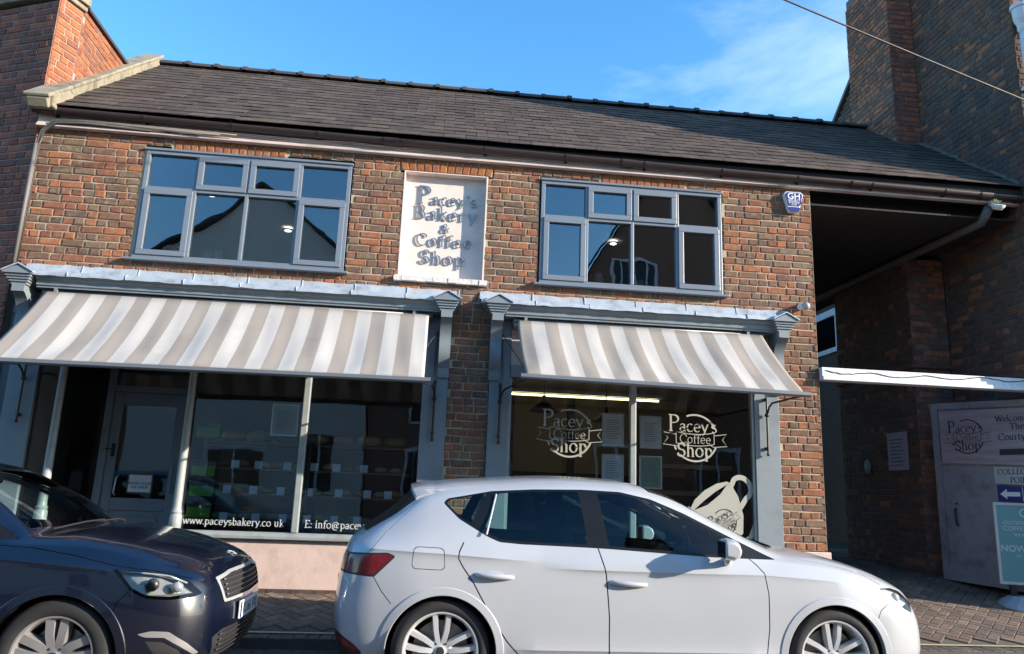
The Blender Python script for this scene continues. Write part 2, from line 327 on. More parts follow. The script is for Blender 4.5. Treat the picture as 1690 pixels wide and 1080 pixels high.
def logo(mb, Mx, R, lw=.075):
    """round 'Pacey's Coffee Shop' device: ring, ribbon and three words, radius R"""
    w = lw*R
    ring(mb, Mx, R-w, R, 24, 112, z=.0); ring(mb, Mx, R-w, R, 200, 212, 12); ring(mb, Mx, R-w, R, 228, 338)
    serif(mb, "Pacey's", .72*R, Mx @ Matrix.Translation((-.12*R, .25*R, .001)), center=True, th=.09, tn=.032, caps=1.38)
    serif(mb, "Coffee", .52*R, Mx @ Matrix.Translation((0, -.22*R, .001)), center=True, th=.06, tn=.035)
    serif(mb, "Shop", .80*R, Mx @ Matrix.Translation((-.02*R, -.78*R, .001)), center=True, th=.10, tn=.035)
    t = .03*R; cur = lambda y0: [(x*R, (y0-.09*(1-(x/.82)**2))*R) for x in np.linspace(-.82, .82, 15)]
    up_, lo = cur(.24), cur(-.24)
    line(mb, Mx, up_, t, .002); line(mb, Mx, lo, t, .002); line(mb, Mx, [up_[0], lo[0]], t, .0025); line(mb, Mx, [up_[-1], lo[-1]], t, .0025)
    for s in (-1, 1):
        line(mb, Mx, [(s*.82*R, .12*R), (s*1.36*R, .20*R), (s*1.18*R, -.04*R), (s*1.38*R, -.30*R), (s*.80*R, -.36*R), (s*.60*R, -.25*R)], t, .003)

# ---------------------------------------------------------------- walls built brick by brick
BL, BH = .231, .0815
def brick_shape(L_, H, jit, r, dep=.05, y0=0.):
    """verts of one brick, front face at y = y0 looking to -y, centred in x and z"""
    a, b, e = L_/2, H/2, .006
    j = lambda: r.uniform(-jit, jit)
    o = [(-a+j(), y0+e, -b+j()), (a+j(), y0+e, -b+j()), (a+j(), y0+e, b+j()), (-a+j(), y0+e, b+j())]
    f = [(-a+e*1.4+j(), y0, -b+e*1.2+j()), (a-e*1.4+j(), y0, -b+e*1.2+j()), (a-e*1.4+j(), y0, b-e*1.2+j()), (-a+e*1.4+j(), y0, b-e*1.2+j())]
    k = [(-a, y0+dep, -b), (a, y0+dep, -b), (a, y0+dep, b), (-a, y0+dep, b)]
    return f+o+k, [(0,1,2,3)]+[(4+i, 4+(i+1) % 4, (i+1) % 4, i) for i in range(4)]+[(8+i, 8+(i+1) % 4, 4+(i+1) % 4, 4+i) for i in range(4)]
def rnd_mesh(name, V, F, rnd, mat):
    me = bpy.data.meshes.new(name); me.from_pydata(V, [], F); me.materials.append(mat)
    a = me.attributes.new('rnd', 'FLOAT', 'FACE'); a.data.foreach_set('value', rnd); me.update(); return me
_bm_cache = {}
def brick_wall(parent, O, ang, spans, z0, z1, kind, mortar, n_ind=300, score=None, seed=1, wallname='wall', jit=.0025, hmin=.05, joint=.011, course=BH, L_=BL, dep=.045):
    """bricks in rows on the plane through O whose horizontal axis is turned by ang; spans(z) gives the wall's u intervals at that height"""
    r = random.Random(seed); U = Vector((math.cos(ang), math.sin(ang), 0)); N = Vector((math.sin(ang), -math.cos(ang), 0)); O = Vector(O)
    mb = MB(); items = []; rows = int((z1-z0)/course)
    for i in range(rows):
        za, zb = z0+i*course, z0+(i+1)*course; zm = (za+zb)/2
        for (u0, u1) in spans(zm):
            if u1-u0 < .03: continue
            p = [O+U*u0-N*.009, O+U*u1-N*.009]
            mb.add([(p[0].x, p[0].y, za), (p[1].x, p[1].y, za), (p[1].x, p[1].y, zb), (p[0].x, p[0].y, zb)], [(0,1,2,3)])
            hdr = i % 2; u = u0-(r.random()*L_ if not hdr else r.random()*L_/2)
            while u < u1-.01:
                ln = (L_/2 if r.random() < .86 else L_) if hdr else (L_ if r.random() < .66 else L_/2)
                a, b = max(u, u0), min(u+ln, u1); u += ln
                if u1-b < hmin: b = u1; u = u1
                if b-a < hmin and b < u1: continue
                if b-a < .025: continue
                items.append((a, b, za, r.random()))
    wall = mb.build(wallname, mortar, parent)
    def world(a, b, za): return O+U*((a+b)/2)+Vector((0, 0, za+course/2))
    if score is None: score = lambda p: -(p-CAM).length
    order = sorted(range(len(items)), key=lambda k: -score(world(*items[k][:3])))
    ind = set(order[:n_ind]); V, F, A = [], [], []
    Rm = Matrix.Rotation(ang, 3, 'Z')
    for k, (a, b, za, q) in enumerate(items):
        p = world(a, b, za); pr = r.uniform(-.004, .003)
        if k in ind:
            nom = L_ if b-a > L_*.75 else L_/2
            key = (kind, nom, r.randrange(4), course)
            if key not in _bm_cache:
                vs, fs = brick_shape(nom-joint, course-joint, jit, r, dep); me = bpy.data.meshes.new('brick'); me.from_pydata(vs, [], fs); me.materials.append(mats['b_'+kind]); _bm_cache[key] = me
            o = link('brick', _bm_cache[key], wall, p-N*pr); o.rotation_euler = (0, 0, ang); o.scale = (max(.02, b-a-joint)/(nom-joint), 1, 1)
        else:
            vs, fs = brick_shape(b-a-joint, course-joint, jit, r, dep, pr); base = len(V)
            V += [tuple(p+Rm @ Vector(q2)) for q2 in vs]; F += [tuple(base+i for i in f_) for f_ in fs]; A += [q]*len(fs)
    if V: tag(link('brickwork', rnd_mesh('brickwork', V, F, A, mats['bs_'+kind]), wall), kind='stuff')
    return wall
def minus(spans, holes, z):
    for (a, b, z0, z1) in holes:
        if z0 <= z <= z1:
            out = []
            for (u0, u1) in spans:
                if b <= u0 or a >= u1: out.append((u0, u1)); continue
                if a > u0: out.append((u0, a))
                if b < u1: out.append((b, u1))
            spans = out
    return spans
# ---------------------------------------------------------------- ground
ROAD = -.04
def gz(y):
    if y < -1.12: return .05
    if y < 1.2: return .06+(y+1.12)*.16
    return .06+2.32*.16+min(y-1.2, 3)*.035
m_ground = M('asphalt', (.05, .05, .052), .9, var=.25, vs=20, bs=200, bstr=.4)
m_bed = M('paver_joint_sand', (.11, .09, .07), .95, var=.3, vs=30)
PAV = [(0, (.17, .13, .105)), (.3, (.22, .16, .125)), (.55, (.145, .115, .10)), (.8, (.25, .19, .145)), (1, (.18, .15, .13))]
PAVG = [(0, (.12, .11, .105)), (.4, (.155, .14, .13)), (.7, (.105, .098, .095)), (1, (.18, .16, .145))]
for k, st in (('pav', PAV), ('pavg', PAVG)):
    addm('b_'+k, brick_mat(k+'_paver', st, 'obj', .3, 20)); addm('bs_'+k, brick_mat(k+'_pavers', st, 'face', .3, 20))
g = MB(); g.add([(-400,-400,ROAD-.03),(400,-400,ROAD-.03),(400,400,ROAD-.03),(-400,400,ROAD-.03)], [(0,1,2,3)])
tag(g.build('ground', m_ground), kind='structure')
def paver_field(name, bedverts, bedfaces, blocks, kind, n_ind, slope=None):
    """blocks: (centre, angle, tilt, length, width)"""
    mb = MB(); mb.add(bedverts, bedfaces); bed = tag(mb.build(name, m_bed), kind='structure'); r = random.Random(3)
    order = sorted(range(len(blocks)), key=lambda k: blocks[k][5]); ind = set(order[:n_ind]); V, F, A = [], [], []; cache = {}
    for k, (p, ang, tilt, ln, wd, _) in enumerate(blocks):
        e = .005; a, b = ln/2-.002, wd/2-.002; j = r.uniform(-.0025, .0015)
        vs = [(-a+e,-b+e,0),(a-e,-b+e,0),(a-e,b-e,0),(-a+e,b-e,0),(-a,-b,-e),(a,-b,-e),(a,b,-e),(-a,b,-e),(-a,-b,-.03),(a,-b,-.03),(a,b,-.03),(-a,b,-.03)]
        fs = [(0,1,2,3)]+[(4+i,4+(i+1)%4,(i+1)%4,i) for i in range(4)]+[(8+i,8+(i+1)%4,4+(i+1)%4,4+i) for i in range(4)]
        Rm = Matrix.Rotation(tilt+r.uniform(-.008,.008), 3, 'X') @ Matrix.Rotation(ang, 3, 'Z')
        if k in ind:
            key = (round(ln, 3), round(wd, 3))
            if key not in cache:
                me = bpy.data.meshes.new('paver'); me.from_pydata(vs, [], fs); me.materials.append(mats['b_'+kind]); cache[key] = me
            o = link('paver', cache[key], bed, p+Vector((0,0,j))); o.rotation_euler = Rm.to_euler()
        else:
            base = len(V); V += [tuple(p+Vector((0,0,j))+Rm @ Vector(q)) for q in vs]; F += [tuple(base+i for i in f_) for f_ in fs]; A += [r.random()]*len(fs)
    if V: tag(link('paving', rnd_mesh('paving', V, F, A, mats['bs_'+kind]), bed), kind='stuff')
    return bed
# road of grey blocks in running bond
bl = []; wdt, lng = .1, .2
for i in range(24):
    y = -3.72+i*wdt+wdt/2
    for k in range(72):
        x = -6.4+k*lng+(lng/2 if i % 2 else 0)
        vis = (0 if (-2.0 < x < -.3 and y > -2.6) or (3.35 < x < 5.5) else 5)+abs(x-1)*.05+abs(y+1.3)
        bl.append((Vector((x, y, ROAD)), 0, 0, lng, wdt, vis))
paver_field('road', [(-12,-12,ROAD-.012),(16,-12,ROAD-.012),(16,-1.33,ROAD-.012),(-12,-1.33,ROAD-.012)], [(0,1,2,3)], bl, 'pavg', 300)
# kerb: a course of setts on edge, with a worn pale line along it
bl = [(Vector((-6+.105*k, -1.235, .045)), math.pi/2, 0, .2, .105, abs(-6+.105*k-5)) for k in range(140)]
paver_field('kerb', [(-12,-1.34,ROAD-.02),(16,-1.34,ROAD-.02),(16,-1.34,.03),(-12,-1.34,.03),(16,-1.12,.03),(-12,-1.12,.03)], [(0,1,2,3),(3,2,4,5)], bl, 'pavg', 140)
g = MB(); g.add([(-12,-1.155,.0535),(16,-1.155,.0535),(16,-1.115,.0575),(-12,-1.115,.0575)], [(0,1,2,3)])
tag(g.build('kerb_line', M('worn_yellow_line', (.48, .40, .22), .8, var=.25, vs=14, dirt=(.2, .17, .13), dscale=5)), kind='structure')
# footpath and passage floor in 45 degree herringbone
bl = []; S2 = math.sqrt(.5); tl = math.atan(.16)
for ix in range(-40, 130):
    for iy in range(-110, 60):
        k = (ix-iy) % 4
        if k == 0: cx, cy, a = ix+1, iy+.5, 0
        elif k == 2: cx, cy, a = ix+.5, iy, math.pi/2
        else: continue
        x = (cx-cy)*S2*.1-3.0; y = (cx+cy)*S2*.1*1.0-2.0
        if not (-5 < x < 8.6 and -1.02 < y < 4.2): continue
        if y > -.06 and not (4.45 < x < 7.0): continue
        vis = (0 if (3.6 < x < 7 and y < 1.5) or (-2.2 < x < .1) else 6)+abs(y+.6)
        bl.append((Vector((x, y, gz(y))), math.pi/4+a, tl if y < 1.2 else .035, .2, .1, vis))
ys = [-1.12, 0, 1.2, 4.2, 14]
paver_field('footpath', [(x, y, gz(y)-.012) for y in ys for x in (-14, 16)], [(2*i, 2*i+1, 2*i+3, 2*i+2) for i in range(4)], bl, 'pav', 300)
# ---------------------------------------------------------------- the bakery
bakery = thing('bakery_building', (0, 0, .2), 'two storey old brick bakery with slate roof, grey windows and two shopfronts', 'shop')
HOLES = [(-3.27, -1.02, 3.53, 4.82), (-.435, .485, 3.55, 4.80), (-.50, .55, 4.80, 4.94), (1.10, 3.27, 3.55, 4.83), (-4.5, .168, 0, 3.30), (.606, 3.868, 0, 3.30), (3.868, 4.5, 0, .78), (.1, .7, 0, .76),
         (-3.0, -1.75, 4.82, 4.97), (1.80, 2.85, 4.83, 4.98)]
def sc(p):
    return -(p-CAM).length - (6 if p.z > 4.95 else 0)
wall = brick_wall(bakery, (0, 0, 0), 0, lambda z: minus([(-4.40, 4.37)], HOLES, z), .215, 5.05, 'old', m_mortar, 300, sc, 11, jit=.005, joint=.0115)
# flat arches of soldier bricks
def soldiers(x0, x1, z0, z1, spl, seed):
    r = random.Random(seed); n = int((x1-x0)/.082); me = None
    g = MB(); g.add([(x0-.02, .009, z0), (x1+.02, .009, z0), (x1+.02, .009, z1), (x0-.02, .009, z1)], [(0,1,2,3)]); g.build('arch_bed', m_mortar, wall)
    vs, fs = brick_shape(.074, z1-z0-.008, .003, r); me = bpy.data.meshes.new('arch_brick'); me.from_pydata(vs, [], fs); me.materials.append(m_soldier)
    for i in range(n):
        x = x0+(i+.5)*(x1-x0)/n; o = link('arch_brick', me, wall, Vector((x, r.uniform(-.003, .002), (z0+z1)/2))); o.rotation_euler = (0, spl*(x-(x0+x1)/2)/(x1-x0), 0)
soldiers(-.50, .55, 4.80, 4.94, .5, 1); soldiers(-2.98, -1.77, 4.825, 4.965, .25, 2); soldiers(1.82, 2.83, 4.835, 4.975, .25, 3)
# plinths, returns and the solid behind the brick face
MB().box(3.872, 4.395, -.03, .25, .15, .775).build('plinth', m_pink, bakery, bevel=.008)
MB().box(.17, .604, -.03, .25, .15, .755).build('plinth', m_pink, bakery, bevel=.008)
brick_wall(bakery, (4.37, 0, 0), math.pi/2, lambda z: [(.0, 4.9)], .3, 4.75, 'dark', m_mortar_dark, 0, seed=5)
# rooms behind the glass
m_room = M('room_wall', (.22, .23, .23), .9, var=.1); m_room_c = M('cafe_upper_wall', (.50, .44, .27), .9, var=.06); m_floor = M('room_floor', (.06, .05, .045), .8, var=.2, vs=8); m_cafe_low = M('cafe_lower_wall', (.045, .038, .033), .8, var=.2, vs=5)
m_ceil = M('room_ceiling', (.45, .44, .42), .9, var=.05)
def room(x0, x1, y0, y1, z0, z1, mw, mf, mc):
    MB().box(x0, x1, y1, y1+.1, z0, z1).build('back_wall', mw, bakery)
    MB().box(x0-.08, x0, y0, y1, z0, z1).box(x1, x1+.08, y0, y1, z0, z1).build('side_wall', mw, bakery)
    MB().box(x0-.08, x1+.08, y0, y1+.1, z0-.08, z0).build('room_floor', mf, bakery)
    MB().box(x0-.08, x1+.08, y0, y1+.1, z1, z1+.08).build('room_ceiling', mc, bakery)
room(-4.30, .30, .10, 3.1, .30, 2.92, m_room, m_floor, m_ceil)
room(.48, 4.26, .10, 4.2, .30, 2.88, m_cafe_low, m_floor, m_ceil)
room(-4.30, .55, .10, 4.0, 3.10, 4.90, M('upper_room_wall', (.55, .55, .52), .9, var=.1), m_floor, m_ceil)
room(.72, 4.26, .10, 4.0, 3.12, 4.92, M('upper_store_wall', (.30, .29, .27), .9, var=.1), m_floor, m_ceil)
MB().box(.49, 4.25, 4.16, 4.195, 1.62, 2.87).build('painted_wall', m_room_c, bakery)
MB().box(-4.36, -3.3, .02, .09, 3.4, 5.05).box(-1.0, -.45, .10, .16, 3.4, 5.05).box(.5, 1.08, .02, .09, 3.4, 5.05).box(3.3, 4.34, .02, .09, 3.4, 5.05).box(-4.36, 4.34, .02, .095, 3.3, 3.5).box(-4.36, 4.34, .02, .095, 4.86, 5.08).build('inner_wall', m_dark, bakery)
# the blocked window with raised letters
MB().box(-.45, .50, .10, .16, 3.5, 4.85).build('niche_panel', m_cream, bakery)
MB().box(-.45, -.433, -.002, .11, 3.55, 4.80).box(.483, .50, -.002, .11, 3.55, 4.80).box(-.45, .50, 0, .11, 4.79, 4.80).build('niche_reveal', m_cream, bakery)
sl = MB()
for k in range(12):
    a = -.485+k*(1.02/12); sl.box(a, a+1.02/12+.0005, -.055+rng.uniform(-.006, .006), .10, 3.50+rng.uniform(-.004, .004), 3.556+rng.uniform(-.005, .004))
sl.build('niche_sill', M('chipped_sill', (.68, .62, .58), .9, var=.12, vs=12, bs=40, bstr=.7, bdist=.012), bakery)
m_letter = M('painted_steel_letter', (.25, .27, .30), .32, metal=.6, var=.08)
sign = thing('shop_name_lettering', (.02, .08, 4.2), "raised grey metal shop name lettering on the cream blocked window between the upper windows", 'sign')
def raised(txt, size, cx, z, caps=1., track=.0, th=.085):
    x = cx-(serif_width(txt, size, track)+(caps-1)*SERIF[txt[0]][0]*size)/2
    for i, c in enumerate(txt):
        sz = size*(caps if i == 0 else 1)
        if c != ' ':
            mb = MB(); Fm = frame((0, .089, z), (1, 0, 0), (0, 0, 1)); glyph(mb, c, x, sz, Fm, th, .036, .008); mb.build('letter', m_letter, sign, fix=False)
            # spacers that carry the letter off the wall
            MB().tube([(x+.15*sz, .10, z+.2*sz), (x+.15*sz, .088, z+.2*sz)], .003, 5).build('spacer', m_letter, sign)
        x += SERIF[c][0]*sz+track
raised("Pacey's", .197, .045, 4.451, 1.57, .013); raised("Bakery", .215, .045, 4.27, 1.07, .02); raised("&", .15, .05, 4.12); raised("Coffee", .20, .035, 3.954, 1.02, .021); raised("Shop", .215, .035, 3.745, 1.06, .026)
# ---- upper windows
def upper_window(x0, x1, z0, z1, parts):
    t = .045; y0, y1 = -.012, .075; cols = np.linspace(x0, x1, 5); zt = z0+(z1-z0)*.645
    f = MB(); f.box(x0, x1, y0, y1, z1-t, z1).box(x0, x1, y0, y1, z0, z0+t).box(x0, x0+t, y0+.001, y1, z0+t, z1-t).box(x1-t, x1, y0+.001, y1, z0+t, z1-t)
    for i in (1, 2, 3): f.box(cols[i]-t*.42, cols[i]+t*.42, y0+.002, y1, z0+t, z1-t)
    for i in range(4):
        a = cols[i]+(t if i == 0 else t*.42); b = cols[i+1]-(t if i == 3 else t*.42); f.box(a, b, y0+.003, y1, zt-t*.45, zt+t*.45)
    w = f.build('window', m_frame, bakery, bevel=.004)
    for i in range(4):
        a = cols[i]+(t if i == 0 else t*.42); b = cols[i+1]-(t if i == 3 else t*.42)
        for (za, zb, opener) in ((zt+t*.45, z1-t, i in (1, 2)), (z0+t, zt-t*.45, i in (0, 3))):
            if opener:
                s = .052; q = MB(); ya, yb = y0-.014, y1-.02
                q.box(a-.008, b+.008, ya, yb, zb-s, zb+.006).box(a-.008, b+.008, ya, yb, za-.006, za+s).box(a-.008, a+s, ya+.001, yb, za+s, zb-s).box(b-s, b+.008, ya+.001, yb, za+s, zb-s)
                q.build('sash', m_frame, w, bevel=.004); MB().box(a+s-.005, b-s+.005, .012, .018, za+s-.005, zb-s+.005).build('pane', m_glass_up, w)
            else: MB().box(a-.004, b+.004, .030, .036, za-.004, zb+.004).build('pane', m_glass_up, w)
    MB().prism([(-.075, z0-.035), (.08, z0-.035), (.08, z0+.004), (-.012, z0+.004), (-.075, z0-.014)], 0, x0-.06, x1+.05).build('sill', m_frame, w, bevel=.003)
    MB().box(x0-.012, x1+.012, -.03, .06, z1-.004, z1+.022).build('head_trim', m_frame, w, bevel=.003)
upper_window(-3.25, -1.035, 3.565, 4.80, 0); upper_window(1.118, 3.255, 3.585, 4.815, 0)
MB().box(-3.275, -3.25, .0, .08, 3.5, 4.82).build('window_sealant', M('buff_sealant', (.42, .31, .19), .9), bakery)
# ---- roof
EY, EZ, RY, RZ = -.17, 5.135, 2.45, 7.19
pit = math.atan2(RZ-EZ, RY-EY); SL = math.hypot(RY-EY, RZ-EZ); XA, XB = -4.2, 7.05
m_slate_bed = M('roof_felt', (.02, .02, .02), .9)
rf = MB(); rf.prism([(EY+.06, EZ), (RY, RZ-.03), (2*RY-EY, EZ), (2*RY-EY, EZ-.06), (RY, RZ-.12), (EY+.06, EZ-.06)], 0, XA-.2, XB).build('roof', m_slate_bed, bakery)
roof = bpy.data.objects[[o.name for o in bakery.children if o.name.startswith('roof')][-1]]
SLT = [(0, (.042, .034, .033)), (.2, (.066, .052, .047)), (.4, (.030, .026, .028)), (.6, (.050, .042, .039)), (.8, (.082, .066, .057)), (.95, (.038, .034, .036)), (1, (.1, .09, .08))]
addm('b_slate', brick_mat('slate', SLT, 'obj', .3, 5, gain=1.15, smear=(.10, .09, .07))); addm('bs_slate', brick_mat('slates', SLT, 'face', .3, 5, gain=1.15, smear=(.10, .09, .07)))
gauge, sw = .196, .252; items = []; r = random.Random(21)
for i in range(int(SL/gauge)+1):
    x = XA-.12+(sw/2 if i % 2 else 0)
    while x < XB-.02:
        a, b = max(x, XA), min(x+sw, XB); x += sw
        if b-a > .05: items.append((a, b, i*gauge))
def rp(x, s, n): return Vector((x, EY+math.cos(pit)*s-math.sin(pit)*n, EZ+math.sin(pit)*s+math.cos(pit)*n))
def slate_verts(w, ln=.30):
    a = w/2-.0025; j = lambda q: r.uniform(-q, q)
    return [(-a+j(.002), j(.005), .017), (a+j(.002), j(.005), .017+j(.002)), (a, ln, .004), (-a, ln, .004), (-a, 0, .009), (a, 0, .009), (a, ln, -.001), (-a, ln, -.001)], [(0,1,2,3), (4,5,1,0), (5,6,2,1), (7,4,0,3), (6,7,3,2)]
order = sorted(range(len(items)), key=lambda k: (rp(items[k][0], items[k][2], 0)-CAM).length); ind = set(order[:300]); V, F, A = [], [], []; meshes = []
for k in range(6):
    vs, fs = slate_verts(sw); me = bpy.data.meshes.new('slate'); me.from_pydata(vs, [], fs); me.materials.append(mats['b_slate']); meshes.append(me)
Rx = Matrix.Rotation(pit, 3, 'X')
for k, (a, b, s) in enumerate(items):
    p = rp((a+b)/2, s, .012+r.uniform(0, .003)); tw = r.uniform(-.012, .012)
    if k in ind:
        o = link('slate', meshes[r.randrange(6)], roof, p); o.rotation_euler = (pit+r.uniform(-.010, .010), 0, tw*1.6); o.scale = ((b-a)/sw, 1, 1)
    else:
        vs, fs = slate_verts(b-a, min(.30, SL-s+.02)); base = len(V); V += [tuple(p+Rx @ Vector(q)) for q in vs]; F += [tuple(base+i for i in f_) for f_ in fs]; A += [r.random()]*len(fs)
tag(link('slates', rnd_mesh('slates', V, F, A, mats['bs_slate']), roof), kind='stuff')
m_ridge = M('ridge_tile', (.055, .05, .05), .8, var=.3, vs=8, bs=40)
n = 27; x = XA
prof = [(math.cos(R_(a))*.115, math.sin(R_(a))*.085) for a in range(0, 181, 20)]
for k in range(n):
    a, b = XA+(XB-XA-.35)*k/n, XA+(XB-XA-.35)*(k+1)/n; q = MB(); dz = rng.uniform(-.008, .008)
    q.prism([(RY+y, RZ-.005+z+dz) for y, z in prof], 0, a, b-.004)
    q.prism([(RY+y*1.18, RZ-.005+z*1.2+dz) for y, z in prof], 0, b-.05, b+.012); q.build('ridge_tile', m_ridge, roof)
# gable coping and kneeler at the left end
L_ = SL-.05; nst = 6
for k in range(nst):
    s0, s1 = -.10+(L_+.22)*k/nst, -.10+(L_+.22)*(k+1)/nst-.006; j = rng.uniform(-.006, .006); q = MB()
    P8 = [rp(xx, ss, nn) for nn in (.0, .11+j) for ss in (s0, s1) for xx in (-4.42, -4.21)]
    q.add(P8, [(0,1,3,2),(4,6,7,5),(0,4,5,1),(2,3,7,6),(0,2,6,4),(1,5,7,3)])
    P8 = [rp(xx, ss, nn) for nn in (.11+j, .15+j) for ss in (s0, s1) for xx in (-4.45, -4.18)]
    q.add(P8, [(0,1,3,2),(4,6,7,5),(0,4,5,1),(2,3,7,6),(0,2,6,4),(1,5,7,3)])
    q.build('coping_stone', m_stone, roof, bevel=.012)
MB().prism([(-.23, 5.10), (.10, 5.10), (.16, 5.45), (.02, 5.42), (-.12, 5.33), (-.25, 5.24)], 0, -4.46, -4.17).build('kneeler_stone', m_stone, roof, bevel=.02)
# fascia board, gutter
fb = MB().box(-4.40, 7.04, -.05, .0, 4.955, 5.13).build('fascia_board', m_fascia, bakery, bevel=.003)
MB().prism([(-.075, 4.955), (-.05, 4.955), (-.05, 5.0), (-.062, 4.99), (-.066, 4.975), (-.075, 4.97)], 0, -4.40, 7.04).build('moulding', m_fascia, fb)
MB().box(-4.4, 7.04, -.0, .25, 5.0, 5.12).build('wall_plate', m_dark, bakery)
gr = .056; gzz = lambda x: 5.135-.0085*(x+4.4)
gp = [(math.cos(R_(a)), math.sin(R_(a))) for a in range(180, 361, 15)]
def trough(xa, xb, rr, th):
    q = MB(); vs = []
    for x_ in (xa, xb):
        vs += [(x_, -.108+rr*c_, gzz(x_)+rr*s_) for c_, s_ in gp]+[(x_, -.108+(rr-th)*c_, gzz(x_)+(rr-th)*s_) for c_, s_ in reversed(gp)]
    k = len(gp)*2; return q.add(vs, [tuple(range(k-1, -1, -1)), tuple(range(k, 2*k))]+[(i, (i+1) % k, (i+1) % k+k, i+k) for i in range(k)])
gut = trough(-4.44, 7.04, gr, .004).build('gutter', m_gutter, bakery, fix=True)
x = -4.2
while x < 7:
    q = trough(x-.014, x+.014, gr+.006, .006); q.box(x-.016, x+.016, -.07, -.051, gzz(x)-.075, gzz(x)+.01); q.build('gutter_bracket', m_gutter, gut); x += .93
for x in (-.62, 2.1, 4.9, 6.55): trough(x-.075, x+.075, gr+.009, .006).build('gutter_union', m_gutter, gut)
# ---------------------------------------------------------------- shopfronts
def lead(x0, x1, z):
    nn = max(2, round((x1-x0)/.56)); fl = MB().box(x0+.02, x1-.02, -.29, -.001, z-.075, z-.055).build('cornice_top', m_paint, bakery)
    for k in range(nn):
        a, b = x0+(x1-x0)*k/nn, x0+(x1-x0)*(k+1)/nn; ny = 5; vs = []; fs = []; rr = random.Random(k+int(x0*10)); nx = 7
        prof = [(.004, z+.10), (-.008, z+.09), (-.03, z+.01), (-.16, z-.030), (-.305, z-.055), (-.322, z-.065), (-.326, z-.105)]
        for i in range(nx+1):
            for (y_, z_) in prof: vs.append((a+(b-a)*i/nx, y_+rr.uniform(-.004, .004), z_+rr.uniform(-.006, .006)))
        m_ = len(prof)
        fs = [(i*m_+j, (i+1)*m_+j, (i+1)*m_+j+1, i*m_+j+1) for i in range(nx) for j in range(m_-1)]
        MB().add(vs, fs).build('lead_sheet', m_lead, fl, smooth=True)
        MB().tube([(b, y_-.002, z_+.002) for y_, z_ in prof], .006, 6).build('lead_roll', m_lead, fl, smooth=True)
lead(-4.27, .235, 3.335); lead(.466, 3.99, 3.345)
def cornice(x0, x1):
    MB().prism([(-.30, 3.265), (-.30, 3.235), (-.285, 3.23), (-.275, 3.205), (-.25, 3.195), (-.25, 3.15), (-.235, 3.145), (-.235, 3.125), (.0, 3.125), (.0, 3.265)], 0, x0, x1).build('cornice', m_paint, bakery, fix=True)
cornice(-4.02, .06); cornice(.74, 3.78)
def console(xc, w=.15):
    q = MB(); prof = [(-.30, 3.13), (-.30, 3.06)]
    for i in range(13):
        t_ = i/12; prof.append((-.27+.20*t_**.7+.035*math.sin(t_*math.pi*2), 3.05-.50*t_))
    prof += [(-.062, 2.45), (-.035, 2.45), (-.035, 3.13)]
    q.prism(prof, 0, xc-w/2+.02, xc+w/2-.02); o = q.build('console', m_paint, bakery, fix=True); auto_smooth(o, 30)
    # capital and little pediment
    for k, (dz, e) in enumerate(((3.13, .0), (3.155, .015), (3.18, .03), (3.205, .045))): MB().box(xc-w/2-e+.005, xc+w/2+e-.005, -.30-e, -.001, dz, dz+.0248).build('capital', m_paint, o)
    e = .06; MB().prism([(xc-w/2-e, 3.231), (xc+w/2+e, 3.231), (xc+w/2+e, 3.243), (xc, 3.315), (xc-w/2-e, 3.243)], 1, -.365, -.05).build('pediment', m_paint, o, fix=True)
    MB().prism([(xc-w/2-e-.01, 3.245), (xc, 3.325), (xc+w/2+e+.01, 3.245), (xc+w/2+e+.01, 3.257), (xc, 3.338), (xc-w/2-e-.01, 3.257)], 1, -.378, -.04).build('pediment_lead', m_lead, o, fix=True)
for xc in (-4.16, .112, .655, 3.83): console(xc, .16)
def pilaster(x0, x1):
    o = MB().box(x0, x1, -.035, .12, .2, 3.12).build('pilaster', m_paint, bakery, bevel=.004)
    MB().box(x0-.012, x1+.012, -.055, .0, .2, .62).build('pilaster_base', m_paint, o, bevel=.006)
for a, b in ((-4.24, -3.965), (-.10, .166), (.611, .832), (3.575, 3.862)): pilaster(a, b)
m_fas = M('shop_fascia_paint', (.56, .47, .43), .7, var=.08, dirt=(.42, .35, .32))
for a, b in ((-3.96, -.105), (.837, 3.57)):
    MB().box(a, b, -.02, .08, 2.63, 3.12).build('sign_fascia', m_fas, bakery); MB().box(a, b, -.045, .10, 2.50, 2.628).build('transom', m_paint, bakery, bevel=.006)
    MB().prism([(-.03, 3.02), (-.03, 3.05), (-.24, 3.05), (-.24, 3.02)], 0, a+.0, a+.17).box(a+.11, a+.14, -.235, -.02, 3.05, 3.125).build('awning_bracket', m_paint, bakery)
    MB().prism([(-.03, 3.02), (-.03, 3.05), (-.24, 3.05), (-.24, 3.02)], 0, b-.17, b).box(b-.14, b-.11, -.235, -.02, 3.05, 3.125).build('awning_bracket', m_paint, bakery)
